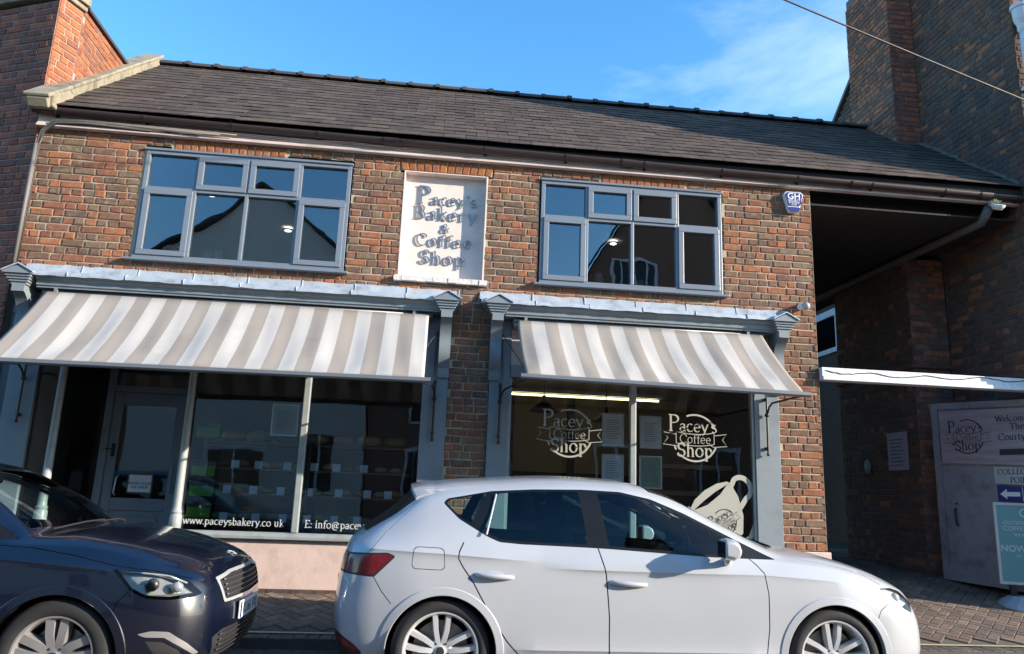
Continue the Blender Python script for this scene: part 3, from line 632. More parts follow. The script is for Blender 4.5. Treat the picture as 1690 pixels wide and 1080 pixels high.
# left shopfront: stall riser, sill, posts, panes, recessed door
m_post = M('pale_grey_gloss', (.30, .33, .335), .35, var=.08, dirt=(.22, .23, .23), dscale=6)
MB().box(-2.46, -.105, -.02, .10, .15, .735).build('stall_riser', m_pink, bakery); MB().box(-4.24, -3.74, -.0195, .10, .15, .735).build('stall_riser', m_pink, bakery)
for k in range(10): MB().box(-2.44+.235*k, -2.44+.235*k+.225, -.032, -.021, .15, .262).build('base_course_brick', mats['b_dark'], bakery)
for a, b in ((-2.50, -.10), (-3.965, -3.70)): MB().prism([(-.075, .735), (.10, .735), (.10, .80), (-.02, .80), (-.05, .785), (-.075, .765)], 0, a, b).build('window_sill', m_post, bakery, bevel=.004)
for xc in (-3.725, -2.452):
    q = MB(); q.lathe([(0, .80), (.055, .80), (.06, .84), (.06, .93), (.05, .95), (.056, .97), (.045, .99), (.042, 1.02), (.036, 2.38), (.046, 2.40), (.048, 2.44), (.04, 2.50), (0, 2.50)], Matrix.Translation((xc, -.02, 0)), 20)
    auto_smooth(q.build('post', m_post, bakery), 40)
    MB().box(xc-.06, xc+.06, -.085, .06, .2, .80).build('post_base', m_post, bakery, bevel=.008)
MB().box(-1.325, -1.255, -.035, .04, .80, 2.50).build('mullion', m_post, bakery, bevel=.01)
for a, b in ((-2.415, -1.322), (-1.258, -.10), (-3.966, -3.76)): MB().box(a, b, .010, .018, .79, 2.51).build('pane', m_glass, bakery)
DY = .62
MB().add([(-3.72, .01, .79), (-3.50, DY, .79), (-3.50, DY, 2.5), (-3.72, .01, 2.5)], [(0,1,2,3)]).build('pane', m_glass, bakery)
MB().add([(-2.455, .01, .79), (-2.60, DY, .79), (-2.60, DY, 2.5), (-2.455, .01, 2.5)], [(0,1,2,3)]).build('pane', m_glass, bakery)
MB().prism([(-3.74, .0), (-3.50, DY), (-3.46, DY), (-3.70, .0)], 2, .2, .79).prism([(-2.44, .0), (-2.58, DY), (-2.62, DY), (-2.48, .0)], 2, .2, .79).build('lobby_riser', m_paint, bakery, fix=True)
MB().add([(-3.75, -.05, .262), (-2.43, -.05, .262), (-2.5, .7, .30), (-3.6, .7, .30)], [(0,1,2,3)]).build('lobby_floor', m_floor, bakery)
MB().box(-3.76, -2.42, -.0, .75, 2.505, 2.56).build('lobby_ceiling', m_paint, bakery)
df = MB().box(-3.52, -3.44, DY-.04, DY+.06, .28, 2.5).box(-2.68, -2.60, DY-.04, DY+.06, .28, 2.5).box(-3.44, -2.68, DY-.04, DY+.06, 2.20, 2.27).box(-3.44, -2.68, DY-.04, DY+.06, 2.45, 2.5).build('door_frame', m_paint, bakery, bevel=.006)
MB().box(-3.44, -2.68, DY+.01, DY+.016, 2.27, 2.45).build('fanlight_pane', m_glass, df)
dr = MB().box(-3.44, -3.34, DY-.01, DY+.035, .30, 2.20).box(-2.78, -2.68, DY-.01, DY+.035, .30, 2.20).box(-3.34, -2.78, DY-.009, DY+.034, 2.06, 2.20).box(-3.34, -2.78, DY-.009, DY+.034, .94, 1.07).box(-3.34, -2.78, DY-.009, DY+.034, .30, .44).build('door', m_paint, bakery, bevel=.006)
MB().box(-3.345, -2.775, DY+.008, DY+.014, 1.065, 2.065).build('door_pane', m_glass, dr)
MB().box(-3.34, -2.78, DY+.006, DY+.02, .44, .94).box(-3.28, -2.84, DY-.004, DY+.01, .50, .88).build('door_panel', m_paint, dr, bevel=.006)
MB().tube([(-3.30, DY-.01, 1.10), (-3.30, DY-.06, 1.12), (-3.29, DY-.06, 1.28), (-3.29, DY-.01, 1.30)], .009).build('handle', m_white, dr)
MB().tube([(-2.735, DY-.01, 1.14), (-2.735, DY-.05, 1.16), (-2.735, DY-.05, 1.42), (-2.735, DY-.01, 1.44)], .009).build('handle', m_post, dr)
MB().box(-3.40, -3.36, DY-.02, DY-.01, 1.50, 1.64).tube([(-3.38, DY-.02, 1.58), (-3.38, DY-.05, 1.58), (-3.45, DY-.05, 1.58)], .006).build('lock', m_black, dr)
# right shopfront
MB().box(.832, 3.575, -.02, .10, .15, .735).build('stall_riser', m_pink, bakery)
MB().prism([(-.075, .735), (.10, .735), (.10, .80), (-.02, .80), (-.05, .785), (-.075, .765)], 0, .83, 3.575).build('window_sill', m_post, bakery, bevel=.004)
MB().box(2.165, 2.235, -.03, .04, .80, 2.50).build('mullion', m_post, bakery, bevel=.01)
MB().box(.833, .86, -.02, .05, .80, 2.5).build('window_frame', m_post, bakery); MB().box(3.545, 3.573, -.02, .05, .80, 2.5).build('window_frame', m_post, bakery)
for a, b in ((.85, 2.17), (2.23, 3.55)): MB().box(a, b, .010, .018, .79, 2.51).build('pane', m_glass, bakery)
# ---------------------------------------------------------------- covered passage
m_board = M('dark_boards', (.03, .028, .026), .9, var=.3)  # near-black boards for the passage ceiling and beam
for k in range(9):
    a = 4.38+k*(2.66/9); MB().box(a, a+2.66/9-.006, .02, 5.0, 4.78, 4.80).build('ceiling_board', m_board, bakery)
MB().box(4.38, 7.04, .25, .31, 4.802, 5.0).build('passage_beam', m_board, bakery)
MB().tube([(6.60, -.10, 4.88), (6.60, .05, 4.74), (6.50, 1.3, 4.70), (6.35, 4.8, 4.66)], .055, 12).build('rainwater_pipe', M('old_grey_pipe', (.10, .095, .09), .6, var=.25), bakery, smooth=True)
# ---------------------------------------------------------------- right hand house
house_r = thing('gabled_house', (8, 2, .2), 'tall dark brick house with side chimney breast right of the passage', 'house')
def ymax(z): return min(4.3, 3.21+(8.63-z)/.79)
near = lambda p: -(p-CAM).length-(8 if p.z > 8.9 else 0)
def side_spans(z):
    if z < 4.8: return [(-1.42, .25)]
    return [(-ymax(z), .25)]
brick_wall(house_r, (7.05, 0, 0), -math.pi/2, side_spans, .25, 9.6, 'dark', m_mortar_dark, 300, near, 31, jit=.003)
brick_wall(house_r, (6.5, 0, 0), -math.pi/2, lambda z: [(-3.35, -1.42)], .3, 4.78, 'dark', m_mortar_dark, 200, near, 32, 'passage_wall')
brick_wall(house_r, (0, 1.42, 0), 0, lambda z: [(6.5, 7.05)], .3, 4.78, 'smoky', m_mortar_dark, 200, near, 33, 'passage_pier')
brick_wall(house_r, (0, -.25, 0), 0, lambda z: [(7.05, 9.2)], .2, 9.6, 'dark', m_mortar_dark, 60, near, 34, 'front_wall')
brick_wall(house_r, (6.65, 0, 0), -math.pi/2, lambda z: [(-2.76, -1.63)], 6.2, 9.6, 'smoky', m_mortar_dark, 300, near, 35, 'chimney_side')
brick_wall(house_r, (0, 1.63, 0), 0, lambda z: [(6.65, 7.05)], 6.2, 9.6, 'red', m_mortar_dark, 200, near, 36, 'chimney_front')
MB().box(6.67, 7.2, 1.66, 2.74, 6.2, 9.7).build('chimney_core', m_mortar_dark, house_r)
MB().prism([(-.22, .1), (3.3, .1), (3.3, 4.75), (4.28, 4.75), (4.28, 7.2), (3.18, 8.6), (2.2, 9.55), (-.22, 9.55)], 0, 7.08, 11).build('house_core', m_mortar_dark, house_r, fix=True)
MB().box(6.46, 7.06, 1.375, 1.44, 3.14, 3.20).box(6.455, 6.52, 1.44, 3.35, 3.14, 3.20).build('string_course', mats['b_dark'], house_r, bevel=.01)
m_flash = M('mortar_fillet', (.12, .115, .10), .95, var=.4, vs=14, bs=60, bstr=.6)
for k in range(16):
    y = RY-.1-k*.165; z = EZ+(y-EY)*math.tan(pit)
    MB().prism([(y, z+.02), (y+.16, z+.15), (y+.16, z+.19+rng.uniform(-.02, .03)), (y, z+.08+rng.uniform(-.02, .03))], 0, 6.995+rng.uniform(-.015, .02), 7.045).build('flashing', m_flash, house_r)
m_wpipe = M('white_downpipe', (.55, .58, .62), .45, var=.1)
dp = MB().tube([(7.13, -.32, .3), (7.13, -.32, 7.25)], .04, 14).build('downpipe', m_wpipe, house_r, smooth=True)
MB().lathe([(.045, 7.18), (.06, 7.22), (.06, 7.28), (.09, 7.36), (.10, 7.50), (.115, 7.51), (.115, 7.56), (.0, 7.56)], Matrix.Translation((7.13, -.32, 0)), 16).build('hopper', m_wpipe, dp)
for z in (3.0, 4.7, 6.4): MB().box(7.075, 7.185, -.37, -.25, z, z+.04).build('pipe_clip', m_wpipe, dp)
MB().box(8.6, 12, 4.3, 9.0, .1, 6.2).build('sun_block_wing', mats['bs_dark'], house_r)  # wing added to keep the sun off the courtyard wall
ww = MB().box(8.56, 8.6, 6.9, 8.4, 4.5, 4.6).box(8.56, 8.6, 6.9, 8.4, 5.3, 5.45).box(8.56, 8.6, 6.9, 7.0, 4.6, 5.3).box(8.56, 8.6, 8.3, 8.4, 4.6, 5.3).build('wing_window', m_white, house_r); MB().box(8.57, 8.58, 7.0, 8.3, 4.6, 5.3).build('pane', m_glass_up, ww)
MB().prism([(2.6, 9.16), (4.4, 7.72), (4.4, 7.80), (2.6, 9.24)], 0, 7.0, 7.3).build('verge', m_mortar_dark, house_r, fix=True)
# passage wall bits further in, courtyard beyond
yard = thing('courtyard_building', (7, 9, .4), 'pale courtyard building glimpsed through the end of the passage', 'building')
MB().box(3, 16, 9.0, 9.3, .3, 7.4).build('wall', M('yard_brick', (.030, .026, .028), .9, var=.4, vs=12), yard)
wi = MB().box(9.0, 10.4, 8.93, 9.0, 4.1, 4.2).box(9.0, 10.4, 8.93, 9.0, 5.4, 5.5).box(9.0, 9.1, 8.93, 9.0, 4.2, 5.4).box(10.3, 10.4, 8.93, 9.0, 4.2, 5.4).build('window', m_white, yard)
MB().box(9.1, 10.3, 8.96, 8.97, 4.2, 5.4).build('pane', m_glass, wi)
MB().prism([(8.7, 7.4), (9.6, 8.4), (9.7, 8.35), (9.7, 7.4)], 0, 3, 16).build('roof', m_slate_bed, yard)
MB().box(8.3, 9.0, 8.9, 9.0, 5.5, 5.75).build('bargeboard', m_white, yard)
# ---------------------------------------------------------------- left hand house, its front turned away from the street line
house_l = thing('parapet_house', (-5, .5, .2), 'red brick house with stone coping left of the bakery', 'house')
A22 = R_(22); c22, s22 = math.cos(A22), math.sin(A22)
brick_wall(house_l, (-4.41, -.02, 0), -A22, lambda z: [(-3.2, 0)], .2, 6.57, 'red', m_mortar_red, 300, lambda p: -(p-CAM).length-abs(p.z-4.5)*.3, 41, 'front_wall', jit=.001, course=.083)
addm('b_lit', brick_mat('brick_lit_side', [(0, (.36, .115, .05)), (.4, (.44, .15, .06)), (.7, (.28, .09, .05)), (1, (.40, .13, .06))], 'obj', .2)); addm('bs_lit', brick_mat('brickwork_lit_side', [(0, (.36, .115, .05)), (.4, (.44, .15, .06)), (.7, (.28, .09, .05)), (1, (.40, .13, .06))], 'face', .2))  # brighter orange copy of the brick, sunlight put into its colour
brick_wall(house_l, (-4.41, -.02, 0), math.pi/2-A22, lambda z: [(0, .318)], 4.9, 6.57, 'lit', m_mortar_red, 120, near, 42, 'side_pier', jit=.001, course=.083)
brick_wall(house_l, (-4.292, .275, 0), math.pi/2, lambda z: [(.012, 1.32)], 4.9, 6.63, 'lit', m_mortar_red, 200, near, 43, 'side_wall', jit=.003)
MB().prism([(-4.45, .06), (-4.33, .30), (-4.33, 1.585), (-8, 1.80), (-7.4, 1.27)], 2, .1, 6.56).build('house_core', m_mortar_red, house_l, fix=True)
def P22(a, b): return (-4.41+c22*a+s22*b, -.02-s22*a+c22*b)
for z0, z1, e in ((6.572, 6.63, .03), (6.632, 6.72, .07)):
    MB().prism([P22(-3.3, -e), P22(e, -e), P22(e, .34), P22(-3.3, .34)], 2, z0, z1).build('coping_stone', m_stone, house_l, bevel=.012, fix=True)
MB().prism([(-4.33, .36), (-4.262, .33), (-4.262, 1.60), (-4.33, 1.60)], 2, 6.632, 6.67).build('verge_tile', m_ridge, house_l, fix=True)
# ---------------------------------------------------------------- awnings
def fabric(name, col):
    mt, t, o = nt_new(name); n = noise(t, 3, 8, .6); c = mixc(t, n.outputs['Fac'], tuple(x*.90 for x in col), tuple(min(1, x*1.06) for x in col))
    n2 = noise(t, 1.5, 10, .7, loc=(2, 5, 1)); c = mixc(t, ramp(t, n2.outputs['Fac'], [(.55, (0,0,0)), (.8, (.5,.5,.5))]).outputs['Color'], c, tuple(x*.6 for x in col))
    d = t.nodes.new('ShaderNodeBsdfDiffuse'); tr = t.nodes.new('ShaderNodeBsdfTranslucent'); mxs = t.nodes.new('ShaderNodeMixShader'); mxs.inputs[0].default_value = .30
    nb = bump(t, noise(t, 180, 3, .6).outputs['Fac'], .25, .002); t.links.new(nb, d.inputs['Normal'])
    t.links.new(c, d.inputs[0]); t.links.new(c, tr.inputs[0]); t.links.new(d.outputs[0], mxs.inputs[1]); t.links.new(tr.outputs[0], mxs.inputs[2]); t.links.new(mxs.outputs[0], o.inputs['Surface']); return mt
m_fw, m_fb = fabric('white_canvas', (.62, .595, .565)), fabric('taupe_canvas', (.42, .375, .335))
m_bar = M('grey_awning_bar', (.15, .165, .18), .4, metal=.2, var=.1)
def awning(x0, x1, top, bot, label, first, seed, tilt=0.):
    a = thing('striped_awning', ((x0+x1)/2, -.3, bot[1]), label, 'awning'); r = random.Random(seed)
    n = round((x1-x0)/.146); sub = 5; ny = 14; q = MB(); nx = n*sub; ph = [r.uniform(0, 6.28) for _ in range(5)]
    vs = []
    for i in range(nx+1):
        x = x0+(x1-x0)*i/nx
        for j in range(ny+1):
            t = j/ny; sag = -.05*math.sin(math.pi*t**.85)
            wr = (.014*math.sin(x*3.1+ph[0])+.012*math.sin(x*7.3+ph[1]+t)+.007*math.sin(x*13+ph[2]+2*t)+.004*math.sin(x*29+ph[4]-3*t))*math.sin(math.pi*min(1, t*1.05))**.6
            wr += .010*math.sin(x*21.5+ph[3])*max(0, t-.72)/.28*(1-max(0, t-.95)/.05)
            vs.append((x+.02*(t)*(1 if x > (x0+x1)/2 else -1)*0, top[0]+(bot[0]-top[0])*t, top[1]+(bot[1]-top[1])*t+sag+wr+tilt*(x-(x0+x1)/2)*t))
    m_ = ny+1
    for i in range(nx):
        q.mi = ((i//sub)+first) % 2
        q.add([], []); base = 0
        for j in range(ny): q.f.append((i*m_+j+1, (i+1)*m_+j+1, (i+1)*m_+j, i*m_+j)); q.m.append(q.mi)
    q.v = vs; can = q.build('canopy', [m_fb, m_fw], a, smooth=True)
    so_ = can.modifiers.new('thick', 'SOLIDIFY'); so_.thickness = .003
    dz = lambda x: tilt*(x-(x0+x1)/2)
    b = MB(); y, z = bot; e0, e1 = x0-.05, x1+.06
    pr = [(-.03, .0), (.02, .01), (.03, -.02), (.02, -.045), (-.02, -.045), (-.035, -.03)]
    b.add([(e0, y+p, z+q_+dz(e0)) for p, q_ in pr]+[(e1, y+p, z+q_+dz(e1)) for p, q_ in pr], [(0,1,2,3,4,5), (11,10,9,8,7,6)]+[(i, i+6, (i+1) % 6+6, (i+1) % 6) for i in range(6)])
    b.build('front_bar', m_bar, a, fix=True)
    # valance tucks along the bar
    MB().tube([(x0-.04, top[0]+.055, top[1]+.005), (x1+.04, top[0]+.055, top[1]+.005)], .03, 14).build('roller', m_bar, a, smooth=True)
    return a
awning(-3.93, -.075, (-.235, 3.085), (-1.10, 2.275), 'wide grey and white striped awning over the left shopfront', 0, 3, .006)
awning(.872, 3.60, (-.235, 3.085), (-1.12, 2.355), 'shorter grey and white striped awning over the right shopfront', 0, 5, -.012)
def arm(px, bx, bz, label):
    a = thing('awning_arm', (px, -.05, 1.9), label, 'awning arm')
    MB().tube([(px, -.075, 1.80), (px, -.075, 2.42)], .012, 8).ball((px, -.075, 1.79), .018, 6).build('slide_rod', m_black, a)
    MB().box(px-.016, px+.016, -.075, -.034, 1.84, 1.87).box(px-.016, px+.016, -.075, -.034, 2.38, 2.41).build('rod_bracket', m_black, a)
    s = 1 if bx > px else -1
    MB().tube([(px, -.075, 2.22), (px+.01*s, -.16, 2.30), (px+.03*s, -.28, 2.33), (bx, -1.08, bz-.03)], .011, 8).ball((px, -.075, 2.22), .026, 6).build('swing_arm', m_black, a)
    # slack chain and a taut one up to the console
    for k, (p0, p1) in enumerate((((px, -.07, 2.95), (px+.02*s, -.08, 2.45)), ((px, -.08, 2.95), (px+.26*s, -.35, 2.50)))):
        p0, p1 = Vector(p0), Vector(p1); nn = 18; q = MB()
        for i in range(nn):
            c = p0.lerp(p1, (i+.5)/nn); d = (p1-p0).normalized(); sd_ = Vector((1, 0, 0)) if i % 2 else Vector((0, 1, 0)); ln = (p1-p0).length/nn*.72
            pts = [c+d*ln*math.cos(t)+sd_*.007*math.sin(t) for t in np.linspace(0, 2*math.pi, 9)]; q.tube(pts, .0022, 4, cap=False)
        q.build('chain', m_black, a)
arm(.035, -.13, 2.29, 'black iron awning arm on the pilaster left of the brick pier'); arm(.73, .89, 2.37, 'black iron awning arm on the pilaster right of the brick pier')
arm(3.70, 3.60, 2.34, 'black iron awning arm on the pilaster beside the passage'); arm(-4.07, -3.9, 2.27, 'black iron awning arm on the leftmost pilaster')
# ---------------------------------------------------------------- small things on the wall
m_blue = M('royal_blue_plastic', (.012, .022, .17), .35, var=.05); m_wplas = M('white_plastic', (.75, .78, .82), .4, var=.03)
al = thing('alarm_box', (4.13, -.03, 4.65), 'blue and white burglar alarm box high on the brick wall beside the passage', 'alarm')
def trap(z0, z1, w0, w1, ch=.03): return [(4.13-w0+ch*.5, z0), (4.13+w0-ch*.5, z0), (4.13+w0, z0+ch*.6), (4.13+w1, z1-ch), (4.13+w1-ch, z1), (4.13-w1+ch, z1), (4.13-w1, z1-ch), (4.13-w0, z0+ch*.6)]
MB().prism(trap(4.64, 4.895, .06, .12), 1, -.062, -.001).build('case', m_wplas, al, fix=True, bevel=.006)
MB().prism(trap(4.645, 4.70, .055, .072, .012), 1, -.070, -.06).build('lens', m_blue, al, fix=True)
MB().prism(trap(4.715, 4.883, .078, .108), 1, -.068, -.063).build('face_panel', m_blue, al, fix=True)
q = MB(); Fm = lambda z: frame((4.13, -.0695, z), (1, 0, 0), (0, 0, 1)); sans(q, 'GH', .11, Fm(4.80), .012); sans(q, 'SECURITY', .034, Fm(4.772), .01); sans(q, 'SYSTEMS', .034, Fm(4.744), .01); sans(q, '01200', .026, Fm(4.722), .01); q.build('lettering', m_wplas, al)
dm = thing('bulkhead_camera', (4.19, -.03, 3.48), 'small grey domed camera on the brick above the right corbel', 'camera')
MB().ball((4.20, -.10, 3.49), .048, 8).build('dome', M('grey_dome', (.35, .36, .36), .3), dm, smooth=True); MB().tube([(4.18, .0, 3.50), (4.19, -.08, 3.495)], .04, 12).build('mount', m_wplas, dm)
# cables
m_cab = M('grey_cable', (.16, .14, .125), .6, var=.2); m_cabd = M('dark_cable', (.03, .03, .03), .6)
cb = thing('cable_bundle', (-4.36, -.03, 3.4), 'bundle of grey cables running down the left edge of the bakery wall', 'cables')
for k in range(6):
    o = .016*k; r = random.Random(k)
    MB().tube([(-3.2+.18*k, -.085-.004*k, 4.985+.012*(k % 3)), (-3.9, -.088, 5.0+.008*k), (-4.18-o*.6, -.085, 4.985+o*.4), (-4.30-o*.5, -.06, 4.90), (-4.335-o*.5, -.045, 4.76+r.uniform(-.03, .03)), (-4.35-o*.6, -.03-.004*k, 4.4), (-4.345-o*.6, -.03, 3.9+r.uniform(-.1, .1)), (-4.355-o*.5, -.03, 3.42)], .0085, 6).build('cable', m_cab if k % 3 else m_cabd, cb, smooth=True)
MB().tube([(-4.38, -.045, 3.42), (-4.375, -.045, 4.75)], .02, 10).build('conduit', m_cab, cb, smooth=True)
fc = thing('fascia_cables', (1, -.06, 5.0), 'thin pale cables tacked along the fascia board under the gutter', 'cables')
for k in range(3):
    r = random.Random(50+k); pts = [(-3.9+.35*i, -.058-.006*k-(.02 if r.random() < .1 else 0), 5.012+.018*k+r.uniform(-.007, .007)) for i in range(31)]
    MB().tube(pts, .006, 5).build('cable', m_fascia, fc, smooth=True)
def sagwire(name, a, b, sag, r, mat, label):
    a, b = Vector(a), Vector(b); tag(MB().tube([a.lerp(b, t)-Vector((0, 0, sag*4*t*(1-t))) for t in np.linspace(0, 1, 40)], r, 6).build(name, mat, smooth=True), label, 'cable')
sagwire('overhead_wire', (7.32, -.26, 6.20), (-22, -9.9, 8.3), .35, .011, m_cabd, 'telephone wire crossing the sky from the right hand house')
# white beam across the passage, lamp at the eaves
bm_ = thing('passage_beam', (5.7, 0, 2.7), 'white painted timber beam spanning the passage mouth', 'beam')
MB().box(4.374, 7.05, -.06, .06, 2.655, 2.80).build('timber', m_white, bm_, bevel=.006); MB().box(4.374, 7.05, -.085, -.061, 2.655, 2.70).build('lower_lip', m_white, bm_, bevel=.004)
r = random.Random(9); pts = [(4.42+.045*i, -.064, 2.775-.035*math.sin(i*.21+.6)**2-.015*math.sin(i*.093)+r.uniform(-.004, .004)) for i in range(58)]
MB().tube(pts, .005, 5).build('old_string_lights', m_cabd, bm_)
fl = thing('eaves_floodlight', (6.66, -.15, 4.85), 'small white lamp with a sprig of weed under the eaves at the passage', 'lamp')
MB().lathe([(0, -.05), (.05, -.045), (.075, -.01), (.08, .02), (.0, .02)], Matrix.Translation((6.66, -.17, 4.88)) @ Matrix.Rotation(.5, 4, 'X'), 16).build('shade', m_wplas, fl)
q = MB(); r = random.Random(4)
for k in range(22):
    x, y, z = 6.66+r.uniform(-.05, .06), -.17+r.uniform(-.03, .03), 4.905; d = Vector((r.uniform(-.04, .05), r.uniform(-.03, .01), r.uniform(.03, .07))); s = Vector((.008, 0, .003))
    q.add([Vector((x, y, z))-s*.3, Vector((x, y, z))+d*.6-s, Vector((x, y, z))+d, Vector((x, y, z))+d*.6+s], [(0,1,2,3)])
q.build('weed', M('weed_green', (.09, .17, .03), .7), fl); MB().box(6.63, 6.69, -.09, -.05, 4.90, 5.0).build('block', m_fascia, fl)
# ---------------------------------------------------------------- gate, signs and stand at the passage
G0, G1 = Vector((6.52, 1.16, 0)), Vector((7.0, -.17, 0)); gd = (G1-G0).normalized(); gn = Vector((gd.y, -gd.x, 0)); gl = (G1-G0).length
if gn.x > 0: gn = -gn
gate = thing('passage_gate', (6.75, .5, .4), 'grey painted gate folded back against the passage wall', 'gate')
def gp_(u, z, n=0.): return G0+gd*u+gn*n+Vector((0, 0, z-.055*u/gl))
def gbox(q, u0, u1, z0, z1, n0, n1):
    P = [gp_(u, z, n) for n in (n0, n1) for z in (z0, z1) for u in (u0, u1)]
    q.add(P, [(0,1,3,2),(4,6,7,5),(0,4,5,1),(2,3,7,6),(0,2,6,4),(1,5,7,3)]); return q
m_gate = M('gate_grey_paint', (.23, .235, .265), .55, var=.1, vs=4, bs=30, bstr=.1, dirt=(.10, .10, .11), dscale=3)
gbox(MB(), 0, gl, .43, 2.62, -.05, .0).build('leaf', m_gate, gate, fix=True)
for a, b, z0, z1 in ((0, .09, .43, 2.62), (gl-.09, gl, .43, 2.62), (.09, gl-.09, 2.54, 2.62), (.09, gl-.09, .43, .62), (.09, gl-.09, 1.845, 1.885)): gbox(MB(), a, b, z0, z1, .0, .018).build('rail', m_gate, gate, fix=True)
q = MB(); q.tube([gp_(.24, 1.30, .02), gp_(.24, 1.28, .05), gp_(.25, 1.12, .05), gp_(.25, 1.10, .02)], .012).ball(gp_(.25, 1.36, .02), .014, 5); q.build('latch', m_black, gate)
def board(name, label, u0, u1, z0, z1, n, mat, parent=None):
    t = thing(name, gp_((u0+u1)/2, z0, n), label, 'sign'); gbox(MB(), u0, u1, z0, z1, n, n+.008).build('panel', mat, t, fix=True)
    return t, (lambda u, z: frame(gp_(u, z, n+.0095), gd, (0, 0, 1)-gd*.04 if False else Vector((0, 0, 1))))
mt, t, o = nt_new('grey_plank_print'); n_ = noise(t, 3, 8, .7, stretch=(.6, .6, 7)); c = ramp(t, n_.outputs['Fac'], [(.3, (.22, .19, .21)), (.55, (.33, .29, .32)), (.75, (.42, .38, .41))]).outputs['Color']; principled(t, o, col=c, rough=.6); m_plank = mt
sg, Fm = board('courtyard_sign', 'grey plank effect courtyard welcome sign with round device and arrow, topmost on the passage gate', .115, 1.38, 1.86, 2.52, .02, m_plank)
q = MB(); logo(q, Fm(.47, 2.19), .215, .07)
serif(q, 'Welcome to', .105, Fm(1.08, 2.37), center=True); serif(q, 'The', .11, Fm(1.08, 2.27), center=True); serif(q, 'Courtyard', .115, Fm(1.08, 2.15), center=True)
poly(q, Fm(1.10, 2.01), [(-.25, -.035), (.08, -.035), (.08, -.08), (.22, 0), (.08, .08), (.08, .035), (-.25, .035)], .001); q.build('lettering', m_ink, sg)
sg, Fm = board('collection_sign', 'small grey COLLECTION POINT notice on the passage gate', .76, 1.38, 1.63, 1.83, .02, M('pale_grey_sign', (.40, .41, .42), .6))
q = MB(); serif(q, 'COLLECTION', .092, Fm(1.07, 1.75), center=True); serif(q, 'POINT', .095, Fm(1.07, 1.65), center=True); q.build('lettering', m_ink, sg)
sg, Fm = board('one_way_sign', 'blue one way system sign with white arrow on the passage gate', .78, 1.38, 1.425, 1.61, .02, m_blue)
q = MB(); poly(q, Fm(.92, 1.515), [(-.11, 0), (-.03, .06), (-.03, .025), (.12, .025), (.12, -.025), (-.03, -.025), (-.03, -.06)], .001); line(q, Fm(.92, 1.515), [(.15, .08), (.15, -.08)], .007, .001)
for k, w in enumerate(('ONE WAY', 'SYSTEM', 'OPERATING')): sans(q, w, .068, Fm(1.095, 1.552-.055*k), .012, center=False)
q.build('lettering', m_wplas, sg)
# pavement poster stand in front of the gate
st = thing('poster_stand', (6.85, -.12, .25), 'teal pavement poster stand on a moulded grey base, NOW OPEN', 'sign')
S0 = Vector((6.52, .22, 0)); sdv = Vector((.93, -.36, 0)).normalized(); sn = Vector((sdv.y, -sdv.x, 0))
def sp(u, z, n=0.): return S0+sdv*u+sn*n+Vector((0, 0, z))
def sbox(q, u0, u1, z0, z1, n0, n1):
    P = [sp(u, z, n) for n in (n0, n1) for z in (z0, z1) for u in (u0, u1)]; q.add(P, [(0,1,3,2),(4,6,7,5),(0,4,5,1),(2,3,7,6),(0,2,6,4),(1,5,7,3)]); return q
q = MB(); base = [(-.06, 0), (-.03, .18), (.06, .27), (.56, .27), (.65, .18), (.68, 0), (.65, -.18), (.56, -.27), (.06, -.27), (-.03, -.18)]; zb = gz(.0)-.02
q.add([sp(u, zb, v) for u, v in base]+[sp(u*.97+.01, zb+.05, v*.95) for u, v in base]+[sp(.31+(u-.31)*.6, zb+.14, v*.45) for u, v in base], [tuple(range(20, 30))]+[(i+o_, (i+1) % 10+o_, (i+1) % 10+10+o_, i+10+o_) for o_ in (0, 10) for i in range(10)])
q.build('base', M('moulded_grey_base', (.36, .38, .42), .5, var=.08), st, fix=True, bevel=.01)
sbox(sbox(MB(), .10, .16, zb+.12, zb+.26, -.03, .03), .46, .52, zb+.12, zb+.26, -.03, .03).build('spring_leg', m_black, st, fix=True)
m_alu = M('poster_frame', (.60, .62, .62), .35, metal=.5)
q = MB(); z0, z1 = zb+.26, zb+1.16
sbox(q, 0, .62, z0, z0+.03, -.02, .02); sbox(q, 0, .62, z1-.03, z1, -.02, .02); sbox(q, 0, .03, z0+.03, z1-.03, -.02, .02); sbox(q, .59, .62, z0+.03, z1-.03, -.02, .02); q.build('poster_frame', m_alu, st, fix=True)
sbox(MB(), .025, .595, z0+.025, z1-.025, -.012, .012).build('poster', M('teal_poster', (.14, .30, .30), .5, var=.1, vs=3), st, fix=True)
Fs = lambda u, z: frame(sp(u, z, .0135), sdv, (0, 0, 1)) if frame(sp(u, z), sdv, (0, 0, 1)).col[2].xyz.dot(sn) > 0 else frame(sp(u, z, -.0135), sdv, (0, 0, 1))
q = MB(); sans(q, 'OUTSIDE', .055, Fs(.20, z0+.66), .0); sans(q, 'COFFEE', .07, Fs(.20, z0+.59), .0); sans(q, 'SHOP', .045, Fs(.24, z0+.53), .0); sans(q, 'NOW OPEN', .098, Fs(.31, z0+.36), .012); sans(q, '7AM - 4PM DAILY', .035, Fs(.31, z0+.30), 0); sans(q, 'OPENING', .04, Fs(.36, z0+.20), .005); ring(q, Fs(.31, z0+.79), .035, .05); q.build('lettering', M('cream_print', (.55, .56, .52), .6), st)
q = MB(); poly(q, Fs(.45, z0+.60), [(-.09, -.09), (.10, -.09), (.10, .09), (-.09, .09)], .0006); q.build('picture', M('warm_photo_print', (.16, .12, .09), .6, var=.6, vs=18), st)
